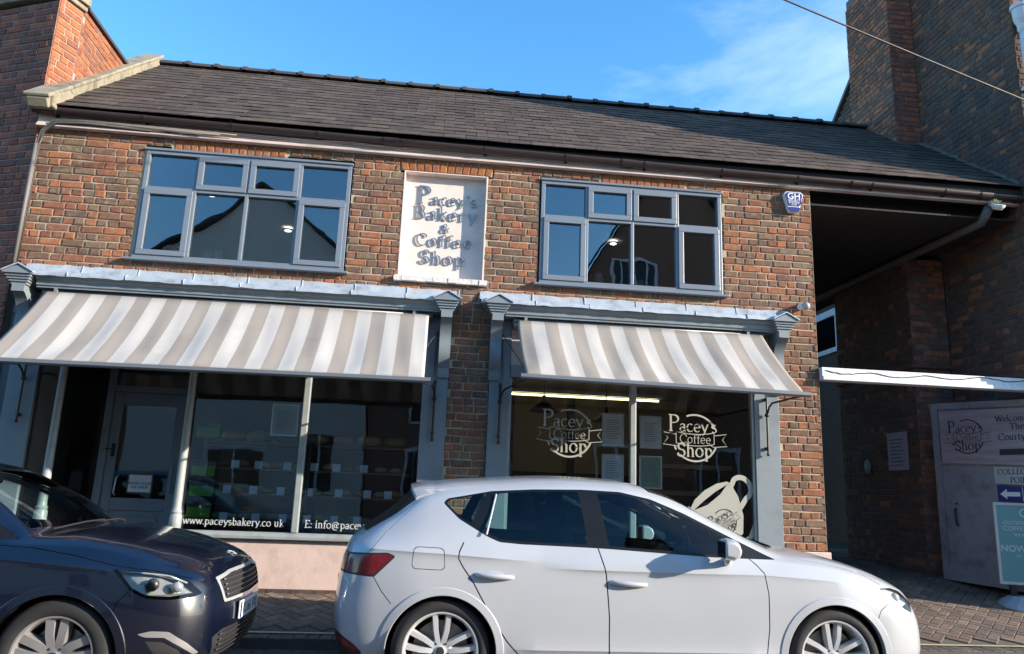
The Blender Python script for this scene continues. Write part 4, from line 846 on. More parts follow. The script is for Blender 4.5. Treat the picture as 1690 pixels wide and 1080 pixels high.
# notice on the passage wall, wall lamp
nb_ = thing('passage_notice', (6.48, 1.9, 1.8), 'faded lilac notice board on the dark passage wall', 'notice')
MB().box(6.478, 6.495, 1.67, 2.11, 1.78, 2.30).build('board', M('faded_print', (.30, .27, .33), .7, var=.25, vs=8), nb_)
q = MB(); Fn = frame((6.4765, 1.89, 2.2), (0, -1, 0), (0, 0, 1)); [line(q, Fn, [(-.16, -.05*k), (.16-.04*(k % 3), -.05*k)], .012, 0) for k in range(8)]; q.build('print', m_ink, nb_)
wl = thing('passage_wall_lamp', (6.47, 2.6, 1.7), 'small oval fitting on the dark passage wall', 'lamp'); MB().ball((6.47, 2.62, 1.85), (.04, .06, .11), 8).build('cover', M('oval_cover', (.22, .25, .26), .4), wl, smooth=True)
# ---------------------------------------------------------------- vinyl lettering on the shop glass
def decal(name, label, q, mat=None): tag(q.build(name, mat or m_decal), label, 'window decal')
GF = lambda x, z: frame((x, .0075, z), (1, 0, 0), (0, 0, 1))
q = MB(); logo(q, GF(1.505, 1.93), .262); decal('coffee_shop_decal', 'pale round coffee shop decal with ribbon on the cafe pane left of the mullion', q)
q = MB(); logo(q, GF(2.905, 1.94), .262); decal('coffee_shop_decal', 'pale round coffee shop decal with ribbon on the cafe pane right of the mullion', q)
q = MB(); serif(q, 'www.paceysbakery.co uk', .103, GF(-2.39, .855), th=.085, tn=.04); decal('web_address_decal', 'white web address lettering along the foot of the bakery window', q, M('white_vinyl', (.62, .64, .62), .6))
q = MB(); serif(q, 'E: info@paceysbakery.co.uk', .1075, GF(-1.20, .855), th=.085, tn=.04, track=-.0); decal('email_decal', 'white email lettering starting with E at the foot of the right bakery pane', q, M('white_vinyl', (.62, .64, .62), .6))
q = MB(); Fc = frame((3.21, .0075, 1.12), Vector((.87, 0, .49)), Vector((-.49, 0, .87)))
cup = [(-.30, .27), (-.10, .33), (.10, .33), (.24, .27), (.25, .10), (.20, -.10), (.10, -.26), (-.05, -.30), (-.18, -.22), (-.27, -.02), (-.32, .15)]
hole = [(-.24, .235), (-.05, .285), (.12, .285), (.19, .255), (.02, .22), (-.15, .205)]
P_ = cup+[cup[0]]; poly(q, Fc, [(-.30,.27),(-.32,.15),(-.27,-.02),(-.18,-.22),(-.05,-.30),(.10,-.26),(.20,-.10),(.25,.10),(.245,.26),(.20,.264),(.08,.212),(-.10,.182),(-.26,.203)]); poly(q, Fc, [(-.305,.225),(-.26,.205),(-.12,.236),(.05,.262),(.20,.266),(.243,.262),(.22,.295),(.10,.33),(-.05,.33),(-.2,.295)], .0006)
line(q, Fc, [(.22, .22)]+arc(.32, .16, .11, .12, 100, -90)+[(.20, -.02)], .055, .0009); line(q, Fc, [(.02, -.36), (.16, -.33), (.30, -.22), (.40, -.05)], .05, .001); decal('coffee_cup_decal', 'large pale coffee cup decal low at the right of the cafe window', q)
q = MB(); logo(q, Fc @ Matrix.Translation((-.02, -.06, .0016)), .135); decal('cup_badge_decal', 'small dark round badge printed on the coffee cup decal', q, m_ink)
# ---------------------------------------------------------------- things inside the windows
m_paper = M('white_card', (.82, .84, .86), .7, var=.05); m_wood = M('shelf_timber', (.22, .11, .05), .6, var=.25, vs=3, stretch=(1, 6, 6)); m_acry = M('dark_acrylic', (.02, .022, .025), .25)
def framed(x, z, w, h, label, pm):
    f_ = thing('menu_frame', (x, .04, z-h/2), label, 'menu'); MB().box(x-w/2, x+w/2, .03, .04, z-h/2, z+h/2).build('sheet', pm, f_); b = .016
    MB().box(x-w/2-b, x+w/2+b, .026, .045, z+h/2, z+h/2+b).box(x-w/2-b, x+w/2+b, .026, .045, z-h/2-b, z-h/2).box(x-w/2-b, x-w/2, .026, .045, z-h/2, z+h/2).box(x+w/2, x+w/2+b, .026, .045, z-h/2, z+h/2).build('frame', m_alu, f_)
    q = MB(); Fq = frame((x, .0285, z+h/2-.06), (1, 0, 0), (0, 0, 1)); r = random.Random(int(x*100+z*10))
    for k in range(int(h/.024)-4): line(q, Fq, [(-w*.36, -.024*k), (w*(.36-.25*r.random()), -.024*k)], .006)
    q.build('print', M('grey_print', (.25, .26, .28), .7), f_)
framed(1.99, 1.99, .21, .32, 'white menu sheet in a frame, upper left of the cafe mullion', m_paper); framed(2.41, 1.98, .21, .32, 'white menu sheet in a frame, upper right of the cafe mullion', m_paper)
framed(1.99, 1.56, .21, .30, 'white menu sheet in a frame, lower left of the cafe mullion', m_paper); framed(2.41, 1.55, .22, .32, 'green menu sheet in a frame, lower right of the cafe mullion', M('green_sheet', (.25, .42, .30), .7, var=.3, vs=20))
framed(-1.50, 1.93, .24, .30, 'pale green notice sheet inside the bakery window beside the mullion', M('pale_green_sheet', (.42, .52, .50), .7))
ds = thing('door_notice', (-3.06, .6, 1.12), 'framed PLEASE CLOSE THE DOOR notice on the bakery door', 'notice'); MB().box(-3.19, -2.93, DY-.004, DY+.004, 1.12, 1.33).build('board', m_wood, ds); MB().box(-3.175, -2.945, DY-.008, DY-.0045, 1.135, 1.315).build('sheet', m_paper, ds)
q = MB(); Fd = lambda z: frame((-3.06, DY-.0095, z), (1, 0, 0), (0, 0, 1)); sans(q, 'PLEASE CLOSE', .036, Fd(1.215), .012); sans(q, 'THE DOOR', .036, Fd(1.175), .012); q.build('lettering', m_ink, ds)
# bakery display: shelves, loaves, price cards, green tickets
sh = thing('display_shelves', (-1.3, .5, .8), 'tiered bakery display shelves behind the left window', 'shelves'); LEV = [.90, 1.17, 1.43, 1.70]
for k, z in enumerate(LEV): MB().box(-2.30, -.16, .12+.05*k, .50+.05*k, z-.022, z).build('shelf', m_wood, sh)
for x in (-2.31, -1.24, -.16): MB().box(x, x+.02, .16, .76, .35, 1.72).build('upright', m_acry, sh)
r = random.Random(12); m_crust = [M('golden_crust', (.36, .17, .05), .6, var=.4, vs=30, bs=60), M('brown_crust', (.20, .085, .03), .6, var=.4, vs=30, bs=60), M('floured_crust', (.45, .33, .20), .8, var=.3, vs=20, bs=60), M('green_salad_roll', (.22, .24, .07), .7, var=.6, vs=30)]
names = ['lowest', 'second', 'third', 'top']; ORD = ['first', 'second', 'third', 'fourth', 'fifth', 'sixth', 'seventh', 'eighth', 'ninth', 'tenth', 'eleventh', 'twelfth', 'thirteenth']
for k, z in enumerate(LEV):
    n = (13, 12, 11, 7)[k]
    for i in range(n):
        x = -2.20+1.95*(i+.5)/n+r.uniform(-.03, .03); s = r.uniform(.9, 1.25)*(1.0 if k < 3 else 1.6)
        q = MB(); q.ball((x, .22+.05*k, z+.032*s), (.075*s, .055*s, .034*s), 7); ci = r.randrange(4) if k else r.choice((0, 2, 3)); o = q.build('bread_loaf', m_crust[ci], smooth=True)
        tag(o, '%s on the %s bakery window shelf, %s from the left' % (('golden loaf', 'brown loaf', 'floured loaf', 'green filled roll')[ci], names[k], ORD[i]), 'bread', 'loaves on the %s shelf' % names[k])
    for i in range((7, 8, 6, 0)[k]):
        x = -2.12+1.95*(i+.3)/7+r.uniform(-.05, .05)
        o = MB().box(x-.040, x+.040, .112+.05*k, .116+.05*k, z-.005, z+.075).build('price_card', m_paper); tag(o, 'white price card on the %s bakery window shelf, %s from the left' % (names[k], ORD[i]), 'price card', 'price cards on the %s shelf' % names[k])
m_green = M('lime_ticket', (.17, .42, .03), .6)
for k, z in enumerate((.92, 1.13, 1.33, 1.72)):
    tk = thing('ticket_box', (-2.26, .1, z), 'black box with lime green ticket beside the white post, %s of four' % ('lowest', 'second', 'third', 'highest')[k], 'ticket box')
    MB().box(-2.385, -2.14, .06, .12, z-.01, z+.15).build('box', m_acry, tk); MB().box(-2.375, -2.15, .052, .059, z+.0, z+.10).build('ticket', m_green, tk)
# cafe: fluorescent tube, pendant lamps, posts, shelves
tb = thing('fluorescent_tube', (2.0, 2.4, 2.62), 'lit fluorescent tube along the cafe ceiling', 'lamp'); MB().tube([(.75, 2.3, 2.62), (3.2, 2.3, 2.62)], .015, 10).build('tube', emit_mat('tube_glow', (1, .84, .42), 1.6), tb); MB().box(.7, 3.25, 2.26, 2.34, 2.65, 2.70).build('batten', m_wplas, tb)
for x, y, lab in ((1.33, .75, 'black pendant lamp left in the cafe window'), (2.28, 1.6, 'black pendant lamp behind the cafe mullion')):
    p = thing('pendant_lamp', (x, y, 2.2), lab, 'lamp'); MB().lathe([(.02, 2.42), (.03, 2.36), (.05, 2.33), (.10, 2.29), (.17, 2.24), (.175, 2.225), (.165, 2.225), (.10, 2.27)], Matrix.Translation((x, y, 0)), 24).build('shade', m_black, p, smooth=True); MB().tube([(x, y, 2.4), (x, y, 2.88)], .006).build('flex', m_black, p)
for x in (1.12, 2.02, 3.0): tag(MB().box(x, x+.10, 2.9, 3.0, .3, 2.86).build('cafe_post', m_dark), '%s of three dark timber posts inside the cafe' % {1.12: 'leftmost', 2.02: 'middle', 3.0: 'rightmost'}[x], 'post')
cs = thing('cafe_shelves', (3.0, .6, .8), 'open timber shelves inside the right end of the cafe window', 'shelves')
for z in (1.05, 1.32, 1.62): MB().box(2.42, 3.5, .45, .80, z, z+.05).build('shelf', m_wood, cs)
for x in (2.42, 3.05, 3.47): MB().box(x, x+.03, .46, .79, .4, 1.75).build('upright', m_acry, cs)
# jars and a vase on the upper sills
m_pot = M('stoneware', (.45, .43, .38), .5)
for k, (x, h_, lab) in enumerate(((-2.55, .12, 'shorter of the two pale jars on the sill inside the left upper window'), (-2.42, .14, 'taller of the two pale jars on the sill inside the left upper window'), (1.85, .18, 'glass bottle shape inside the right upper window, second light'), (2.35, .13, 'pale pot on the sill inside the right upper window, third light'))):
    o = MB().lathe([(0, 3.62), (.05, 3.62), (.055, 3.62+h_*.7), (.045, 3.62+h_*.85), (.05, 3.62+h_), (0, 3.62+h_)], Matrix.Translation((x, .22, 0)), 14).build('storage_jar', m_pot, smooth=True); tag(o, lab, 'jar')
for k, (x, y, z, lab) in enumerate(((-2.95, 1.4, 4.86, 'lit ceiling spot behind the left upper window, top light'), (-2.2, 2.6, 4.86, 'lit ceiling spot deeper behind the left upper window'), (2.5, 2.2, 4.88, 'lit ceiling spot behind the right upper window'))):
    l_ = thing('ceiling_spot', (x, y, z), lab, 'lamp'); MB().lathe([(0, -.012), (.03, -.012), (.05, .0)], Matrix.Translation((x, y, z)), 16).build('lens', emit_mat('spot_glow', (1, .93, .8), 4), l_); MB().lathe([(.05, -.01), (.065, -.012), (.07, .01), (.05, .012)], Matrix.Translation((x, y, z)), 16).build('bezel', m_wplas, l_)
for k, (x0, x1) in enumerate(((-3.3, -1.0), (1.1, 3.3))): tag(MB().box(x0, x1, .10, .34, 3.56, 3.618).build('inner_sill', m_pot), 'white inner sill board behind the %s upper window' % ('left', 'right')[k], 'sill')
# ---------------------------------------------------------------- car body surface (a lofted control net)
VK = np.array([0, .17, .40, .66, .82, 1.10, 1.36, 1.80])
def makima(t, P, q):
    """modified Akima interpolation of rows P (n,m) at knots t, evaluated at q"""
    t = np.asarray(t, float); P = np.asarray(P, float); q = np.clip(np.asarray(q, float), t[0], t[-1])
    h = np.diff(t)[:, None]; d = np.diff(P, axis=0) / h
    d = np.vstack([3*d[0]-2*d[1], 2*d[0]-d[1], d, 2*d[-1]-d[-2], 3*d[-1]-2*d[-2]])
    w = np.abs(np.diff(d, axis=0)) + np.abs(d[1:]+d[:-1]) / 2
    w1, w2 = w[2:], w[:-2]
    s = (w1*d[1:-2] + w2*d[2:-1]) / (w1+w2+1e-12)
    i = np.clip(np.searchsorted(t, q, side='right')-1, 0, len(t)-2)
    hh = (t[i+1]-t[i])[:, None]; x = ((q-t[i])[:, None]) / hh
    h00 = 2*x**3-3*x**2+1; h10 = x**3-2*x**2+x; h01 = -2*x**3+3*x**2; h11 = x**3-x**2
    return h00*P[i] + h10*hh*s[i] + h01*P[i+1] + h11*hh*s[i+1]
REAR = [
 [(-.70,0,.24),(-.745,0,.38),(-.77,0,.58),(-.745,0,.84),(-.71,0,.96),(-.695,0,.985),(-.685,0,.995),(-.675,0,1.005)],
 [(-.69,.45,.24),(-.735,.45,.38),(-.76,.46,.58),(-.735,.46,.84),(-.70,.45,.96),(-.68,.42,.985),(-.67,.28,1.0),(-.665,0,1.01)],
 [(-.60,.72,.24),(-.655,.745,.38),(-.685,.755,.58),(-.66,.735,.86),(-.64,.68,.96),(-.61,.62,1.0),(-.62,.4,1.02),(-.62,0,1.04)],
 [(-.40,.80,.22),(-.42,.845,.38),(-.43,.86,.60),(-.44,.845,.89),(-.42,.77,1.0),(-.38,.66,1.12),(-.40,.42,1.16),(-.41,0,1.18)],
 [(-.1,.83,.2),(-.12,.885,.38),(-.12,.897,.6),(-.13,.875,.90),(-.12,.80,1.06),(-.12,.645,1.27),(-.16,.42,1.34),(-.18,0,1.37)],
 [(.25,.84,.19),(.25,.895,.36),(.25,.905,.6),(.25,.885,.88),(.25,.825,1.06),(.25,.655,1.325),(.25,.42,1.40),(.25,0,1.425)],
 [(.75,.85,.18),(.75,.90,.35),(.75,.908,.6),(.75,.89,.85),(.75,.845,.99),(.75,.66,1.365),(.75,.42,1.435),(.75,0,1.46)],
 [(1.2,.85,.18),(1.2,.90,.35),(1.2,.908,.6),(1.2,.89,.83),(1.2,.845,.98),(1.2,.655,1.36),(1.2,.42,1.43),(1.2,0,1.455)],
 [(1.6,.85,.18),(1.6,.90,.35),(1.6,.905,.59),(1.6,.89,.82),(1.62,.84,.965),(1.55,.645,1.30),(1.52,.42,1.375),(1.5,0,1.405)],
 [(2.0,.85,.18),(2.0,.90,.35),(2.0,.903,.58),(2.0,.888,.80),(2.02,.825,.945),(1.95,.66,1.135),(1.95,.42,1.18),(1.98,0,1.19)],
 [(2.33,.85,.18),(2.33,.895,.35),(2.33,.90,.58),(2.32,.887,.79),(2.3,.80,.93),(2.32,.70,.975),(2.38,.42,1.005),(2.42,0,1.015)]]
FRONT_A = [
 [(2.65,.84,.19),(2.65,.89,.36),(2.65,.90,.58),(2.65,.88,.78),(2.65,.785,.90),(2.65,.68,.945),(2.65,.42,.975),(2.65,0,.985)],
 [(3.0,.81,.2),(3.0,.872,.36),(3.0,.88,.56),(3.0,.85,.735),(3.0,.75,.83),(3.0,.64,.865),(3.0,.42,.89),(3.02,0,.90)],
 [(3.2,.74,.2),(3.24,.80,.36),(3.245,.80,.55),(3.22,.765,.69),(3.20,.69,.765),(3.2,.6,.79),(3.22,.42,.81),(3.25,0,.82)],
 [(3.33,.60,.2),(3.40,.62,.36),(3.39,.61,.54),(3.36,.58,.655),(3.34,.54,.715),(3.34,.48,.735),(3.36,.36,.745),(3.39,0,.755)],
 [(3.39,.32,.2),(3.475,.33,.36),(3.465,.32,.54),(3.44,.30,.65),(3.42,.28,.70),(3.41,.26,.717),(3.41,.2,.726),(3.425,0,.735)],
 [(3.41,0,.2),(3.50,0,.36),(3.49,0,.54),(3.465,0,.648),(3.45,0,.695),(3.44,0,.71),(3.435,0,.718),(3.43,0,.727)]]
FRONT_B = [
 [(2.65,.84,.19),(2.65,.89,.36),(2.65,.90,.58),(2.65,.885,.80),(2.65,.80,.925),(2.65,.69,.97),(2.65,.42,1.0),(2.65,0,1.01)],
 [(3.0,.81,.2),(3.0,.875,.36),(3.0,.885,.58),(3.0,.86,.775),(3.0,.765,.865),(3.0,.64,.91),(3.0,.42,.935),(3.02,0,.945)],
 [(3.2,.75,.2),(3.26,.81,.36),(3.27,.81,.56),(3.24,.78,.72),(3.20,.70,.80),(3.2,.6,.84),(3.22,.42,.87),(3.24,0,.885)],
 [(3.36,.60,.2),(3.43,.62,.36),(3.43,.61,.56),(3.40,.59,.71),(3.36,.54,.775),(3.35,.48,.795),(3.36,.36,.81),(3.38,0,.82)],
 [(3.41,.32,.2),(3.475,.33,.36),(3.475,.32,.56),(3.45,.31,.695),(3.42,.28,.75),(3.41,.26,.765),(3.405,.2,.775),(3.41,0,.79)],
 [(3.42,0,.2),(3.49,0,.36),(3.49,0,.56),(3.465,0,.69),(3.44,0,.74),(3.43,0,.755),(3.425,0,.765),(3.42,0,.78)]]
class CarNet:
    def __init__(s, front, crease):
        s.P = np.array(REAR + front, float)                       # (n, 8, 3)
        for k, a in enumerate((1., .75, .5)): s.P[k, :, 0] += a*np.array([.02,.03,.05,.06,.06,.05,.04,.03])
        d = np.linalg.norm(np.diff(s.P[:, [2, 3, 6]], axis=0), axis=2).mean(1)
        s.U = np.concatenate([[0], np.cumsum(np.maximum(d, .08))]); s.crease = np.array(crease)
        s.cr = [(s.crease[:, 0], s.crease[:, 1]), (s.crease[:, 0], s.crease[:, 2]), ([0, 3], [.345, .35])]
    def raw(s, u, v):
        n, K, _ = s.P.shape; u = np.atleast_1d(u).astype(float); v = np.atleast_1d(v).astype(float)
        rows = makima(s.U, s.P.reshape(n, -1), u).reshape(len(u), K, 3)
        t = VK; q = np.clip(v, t[0], t[-1])
        out = np.empty((len(u), 3))
        # vectorised makima over v with a common knot vector
        h = np.diff(t)[None, :, None]; d = np.diff(rows, axis=1)/h
        d = np.concatenate([3*d[:, :1]-2*d[:, 1:2], 2*d[:, :1]-d[:, 1:2], d, 2*d[:, -1:]-d[:, -2:-1], 3*d[:, -1:]-2*d[:, -2:-1]], axis=1)
        w = np.abs(np.diff(d, axis=1)) + np.abs(d[:, 1:]+d[:, :-1])/2
        sl = (w[:, 2:]*d[:, 1:-2] + w[:, :-2]*d[:, 2:-1])/(w[:, 2:]+w[:, :-2]+1e-12)
        sl[:, -1, 2] *= .0; sl[:, -1, 0] *= .0                     # flat across the centre line
        i = np.clip(np.searchsorted(t, q, side='right')-1, 0, K-2); a = np.arange(len(u))
        hh = (t[i+1]-t[i])[:, None]; x = (q-t[i])[:, None]/hh
        return ((2*x**3-3*x**2+1)*rows[a, i] + (x**3-2*x**2+x)*hh*sl[a, i] + (-2*x**3+3*x**2)*rows[a, i+1] + (x**3-x**2)*hh*sl[a, i+1])
    def __call__(s, u, v):
        P = s.raw(u, v); x, w, z = P.T
        side = np.clip((.96-np.atleast_1d(v))/.1, 0, 1) * np.clip((x+.62)/.15, 0, 1) * np.clip((3.1-x)/.3, 0, 1)
        ridge = lambda d, A, up, dn: np.where(d > 0, A*np.exp(-np.maximum(d, 0)/up), A*np.exp(np.minimum(d, 0)/dn))
        fade = lambda a, b, c, d: np.clip((x-a)/(b-a), 0, 1)*np.clip((d-x)/(d-c), 0, 1)
        off = fade(-.62, -.5, .3, .62)*ridge(z-np.interp(x, *s.cr[0]), .013, .07, .018)
        off = off + fade(.62, .95, 2.5, 3.0)*ridge(z-np.interp(x, *s.cr[1]), .013, .07, .018)
        off = off + fade(.42, .60, 2.05, 2.25)*ridge(z-np.interp(x, *s.cr[2]), .016, .045, .025)
        P[:, 1] = w + off*side*np.clip(w/.2, 0, 1)
        return P
    def grid(s, nu=260, nv=110):
        u = np.linspace(0, s.U[-1], nu); v = np.linspace(0, VK[-1], nv)
        U, V = np.meshgrid(u, v, indexing='ij')
        return U.ravel(), V.ravel(), s(U.ravel(), V.ravel())
    def invert(s, pts, mode='side'):
        """(x,z) 'side', (x,w) 'top' or (w,z) 'front' -> (u,v)"""
        if not hasattr(s, '_g'): s._g = s.grid(420, 170)
        U, V, G = s._g
        if mode == 'side': ok = (V < 1.2); ax = (0, 2)
        elif mode == 'top': ok = (V > .80); ax = (0, 1)
        else: ok = (G[:, 0] > 3.1) & (V < 1.3); ax = (1, 2)
        if mode == 'rear': ok = (G[:, 0] < -.4) & (V < 1.2); ax = (1, 2)
        idx = np.nonzero(ok)[0]; T = G[idx][:, ax]; pts = np.array([tuple(p) for p in pts], float)
        k = np.array([idx[np.argmin((T[:, 0]-p[0])**2+(T[:, 1]-p[1])**2)] for p in pts]); u, v = U[k].copy(), V[k].copy(); e = .006; ax = list(ax)
        for _ in range(6):
            Q0 = s(u, v)[:, ax]; Qu = s(np.minimum(u+e, s.U[-1]), v)[:, ax]; Qv = s(u, np.minimum(v+e, VK[-1]))[:, ax]
            J = np.stack([(Qu-Q0)/e, (Qv-Q0)/e], axis=2); JT = J.transpose(0, 2, 1)
            st = np.linalg.solve(JT@J+1e-5*np.eye(2), JT@(pts-Q0)[:, :, None])[:, :, 0]
            st = np.clip(st, -.03, .03); u = np.clip(u+st[:, 0], 0, s.U[-1]); v = np.clip(v+st[:, 1], 0, VK[-1])
        return [(float(a_), float(b_)) for a_, b_ in zip(u, v)]
CREASE_A = [(-.8, .935, .85), (-.5, .932, .85), (.0, .915, .85), (.47, .890, .85), (.9, .87, .842), (1.5, .87, .838), (2.16, .87, .838), (2.6, .87, .815), (3.2, .87, .75)]
CREASE_B = [(-.8, .935, .88), (.47, .905, .88), (1.5, .88, .872), (2.2, .88, .85), (2.6, .88, .82), (3.2, .88, .76)]
# ---------------------------------------------------------------- cars
def paint(name, col, flake=0., rough=.35, dirt=None):
    mt, t, o = nt_new(name)
    n = noise(t, 2.5, 8, .6); c = mixc(t, n.outputs['Fac'], tuple(x*.94 for x in col), tuple(min(1, x*1.04) for x in col))
    if dirt:
        n2 = noise(t, 55, 3, .6, loc=(4, 1, 2)); c = mixc(t, ramp(t, n2.outputs['Fac'], [(.70, (0,0,0)), (.80, (.5,.5,.5))]).outputs['Color'], c, dirt)
    b = principled(t, o, col=c, rough=rough, metal=flake, coat=1.0, crough=.02, spec=.5); return mt
m_wpaint = paint('white_car_paint', (.42, .435, .46)); m_npaint = paint('navy_car_paint', (.0015, .003, .012), .0, .3, (.10, .10, .10))
m_gloss = M('gloss_black_trim', (.006, .007, .008), .35, var=.1, spec=.3); m_gap = M('shut_line', (.004, .004, .004), .9); m_plas = M('black_plastic', (.018, .018, .02), .6, var=.2)
m_cglass = glass_mat('tinted_car_glass', (.60, .80, .80), 1.42); m_cglass2 = glass_mat('windscreen_glass', (.80, .92, .90), 1.45)
m_chrome = M('chrome', (.72, .73, .75), .22, metal=.6, var=.05); m_alloy = M('silver_alloy', (.62, .63, .64), .3, metal=.35, var=.06); m_alloygrey = M('grey_alloy', (.34, .33, .33), .35, metal=.5, var=.1); m_alloyd = M('dark_alloy', (.10, .10, .105), .4, metal=.6)
m_tyre = M('tyre_rubber', (.018, .018, .019), .8, var=.25, vs=20, bs=150, bstr=.3); m_seat = M('seat_fabric', (.025, .026, .03), .9, var=.2, vs=20)
m_red = M('red_lens', (.16, .004, .008), .25, var=.6, vs=22, coat=.5); m_lampin = M('lamp_reflector', (.66, .66, .62), .25, metal=.3, var=.25, vs=30); m_lampin2 = M('smoky_reflector', (.33, .33, .31), .25, metal=.5, var=.5, vs=25); m_disc = M('brake_disc', (.28, .27, .26), .4, metal=.8)
m_lens = glass_mat('lamp_lens', (.92, .94, .95), 1.5)
def dens(pts, step=.03, closed=True):
    out = []; n = len(pts)
    for i in range(n if closed else n-1):
        a, b = np.array(pts[i], float), np.array(pts[(i+1) % n], float); k = max(1, int(np.hypot(*(b-a))/step))
        out += [tuple(a+(b-a)*j/k) for j in range(k)]
    if not closed: out.append(tuple(pts[-1]))
    return out
def rounded(pts, r=.02, k=4):
    out = []; n = len(pts)
    for i in range(n):
        p, a, b = np.array(pts[i], float), np.array(pts[i-1], float), np.array(pts[(i+1) % n], float)
        da, db = a-p, b-p; la, lb = np.hypot(*da), np.hypot(*db); q = min(r, la*.4, lb*.4); p0, p1 = p+da/la*q, p+db/lb*q
        for j in range(k+1):
            t = j/k; out.append(tuple((1-t)**2*p0+2*t*(1-t)*p+t*t*p1))
    return out
def inside(poly_, Q):
    P_ = np.array(poly_); x, y = Q[:, 0], Q[:, 1]; r = np.zeros(len(Q), bool); n = len(P_)
    for i in range(n):
        (x0, y0), (x1, y1) = P_[i], P_[(i+1) % n]
        c = ((y0 > y) != (y1 > y)); r ^= c & (x < (x1-x0)*(y-y0)/((y1-y0) if y1 != y0 else 1e-12)+x0)
    return r
def gap_poly(pts, w):
    P_ = [np.array(p) for p in pts]; L_, Rr = [], []
    for i, p in enumerate(P_):
        d = P_[min(i+1, len(P_)-1)]-P_[max(i-1, 0)]; d = d/(np.hypot(*d)+1e-9); n = np.array([-d[1], d[0]])*w/2
        L_.append(tuple(p+n)); Rr.append(tuple(p-n))
    return L_+Rr[::-1]
def car_body(root, net, feats, mats_, per_side):
    """feats: (region, mode, points, kind) where kind is 'poly' or a gap width; later ones win.  One mesh per region (one per side for those in per_side)"""
    loops = []; feats = [('', 'side', [(x_, float(np.interp(x_, *net.cr[k]))) for x_ in np.arange(a, b, .06)], .005) for k, a, b in ((0, -.58, .6), (1, .66, 2.95), (2, .45, 2.2))] + feats
    for reg, mode, pts, kind in feats:
        if kind == 'poly': uv = net.invert(dens(pts, .03), mode) if mode != 'uv' else dens(pts, .03)
        else: uv = gap_poly(net.invert(dens(pts, .03, False), mode) if mode != 'uv' else dens(pts, .03, False), kind)
        loops.append((reg, uv))
    UM, VM = net.U[-1], VK[-1]; pts = []; edges = []
    for reg, uv in loops:
        b = len(pts); pts += uv; edges += [(b+i, b+(i+1) % len(uv)) for i in range(len(uv))]
    con = np.array(pts)
    us = np.linspace(0, UM, 150); vs_ = np.concatenate([np.linspace(0, 1.15, 46), np.linspace(1.15, VM, 18)[1:]])
    Gd = np.array([(u, v) for u in us for v in vs_])
    cell = {}
    for c in con: cell.setdefault((int(c[0]/.02), int(c[1]/.02)), []).append(c)
    keep = []
    for g_ in Gd:
        i, j = int(g_[0]/.02), int(g_[1]/.02); ok = True
        for a in (-1, 0, 1):
            for b in (-1, 0, 1):
                for c in cell.get((i+a, j+b), ()):
                    if (c[0]-g_[0])**2+(c[1]-g_[1])**2 < .007**2: ok = False
        if ok or g_[0] in (0, UM) or g_[1] in (0, VM): keep.append(tuple(g_))
    allp = [Vector((float(np.clip(p[0], 0, UM)), float(np.clip(p[1], 0, VM)))) for p in pts+keep]
    ov, oe, of = delaunay_2d_cdt(allp, edges, [], 0, 1e-5)[:3]
    Q = np.array([(v.x, v.y) for v in ov]); T = np.array([f_ for f_ in of if len(f_) == 3])
    cen = Q[T].mean(1); lab = np.full(len(T), 'body', dtype=object)
    for reg, uv in loops:
        if reg: lab[inside(uv, cen)] = reg
    P = net(Q[:, 0], Q[:, 1]); e = 2e-3
    du = net(np.clip(Q[:, 0]+e, 0, UM), Q[:, 1])-net(np.clip(Q[:, 0]-e, 0, UM), Q[:, 1]); dv = net(Q[:, 0], np.clip(Q[:, 1]+e, 0, VM))-net(Q[:, 0], np.clip(Q[:, 1]-e, 0, VM))
    N = np.cross(du, dv); ln = np.linalg.norm(N, axis=1, keepdims=True); bad = ln[:, 0] < 1e-9; N = N/np.maximum(ln, 1e-9)
    out = np.stack([(P[:, 0]-1.3)*.35, P[:, 1], P[:, 2]-.55], 1); out /= np.maximum(np.linalg.norm(out, axis=1, keepdims=True), 1e-6)
    N[bad] = out[bad]; N[(N*out).sum(1) < 0] *= -1
    res = {}
    for reg in dict.fromkeys(lab):
        if reg == 'cut': continue
        tri = T[lab == reg]; used = np.unique(tri); mp_ = -np.ones(len(Q), int); mp_[used] = np.arange(len(used)); tri = mp_[tri]
        p, nn = P[used].copy(), N[used].copy(); p += nn*mats_[reg][1]
        tn = np.cross(p[tri[:, 1]]-p[tri[:, 0]], p[tri[:, 2]]-p[tri[:, 0]]); flip = (tn*nn[tri].mean(1)).sum(1) < 0; tri[flip] = tri[flip][:, ::-1]
        sides = []
        for s in (-1, 1):
            ps = p*np.array([1, s, 1]); ns = nn*np.array([1, s, 1]); tr = tri if s == 1 else tri[:, ::-1]; sides.append((ps, ns, tr))
        groups = [[sides[0]], [sides[1]]] if reg in per_side else [sides]
        for gi, grp in enumerate(groups):
            V = np.concatenate([g_[0] for g_ in grp]); NN = np.concatenate([g_[1] for g_ in grp]); F = []; b = 0
            for g_ in grp: F += [tuple(int(i)+b for i in t_) for t_ in g_[2]]; b += len(g_[0])
            me = bpy.data.meshes.new(reg); me.from_pydata([tuple(v) for v in V], [], F); me.materials.append(mats_[reg][0])
            me.polygons.foreach_set('use_smooth', [True]*len(F)); me.normals_split_custom_set_from_vertices([tuple(v) for v in NN]); me.update()
            par = mats_[reg][2]; o = link(mats_[reg][3], me, root if par is None else res[(par, gi if (par, gi) in res else 0)]); res[(reg, gi)] = o
    return res
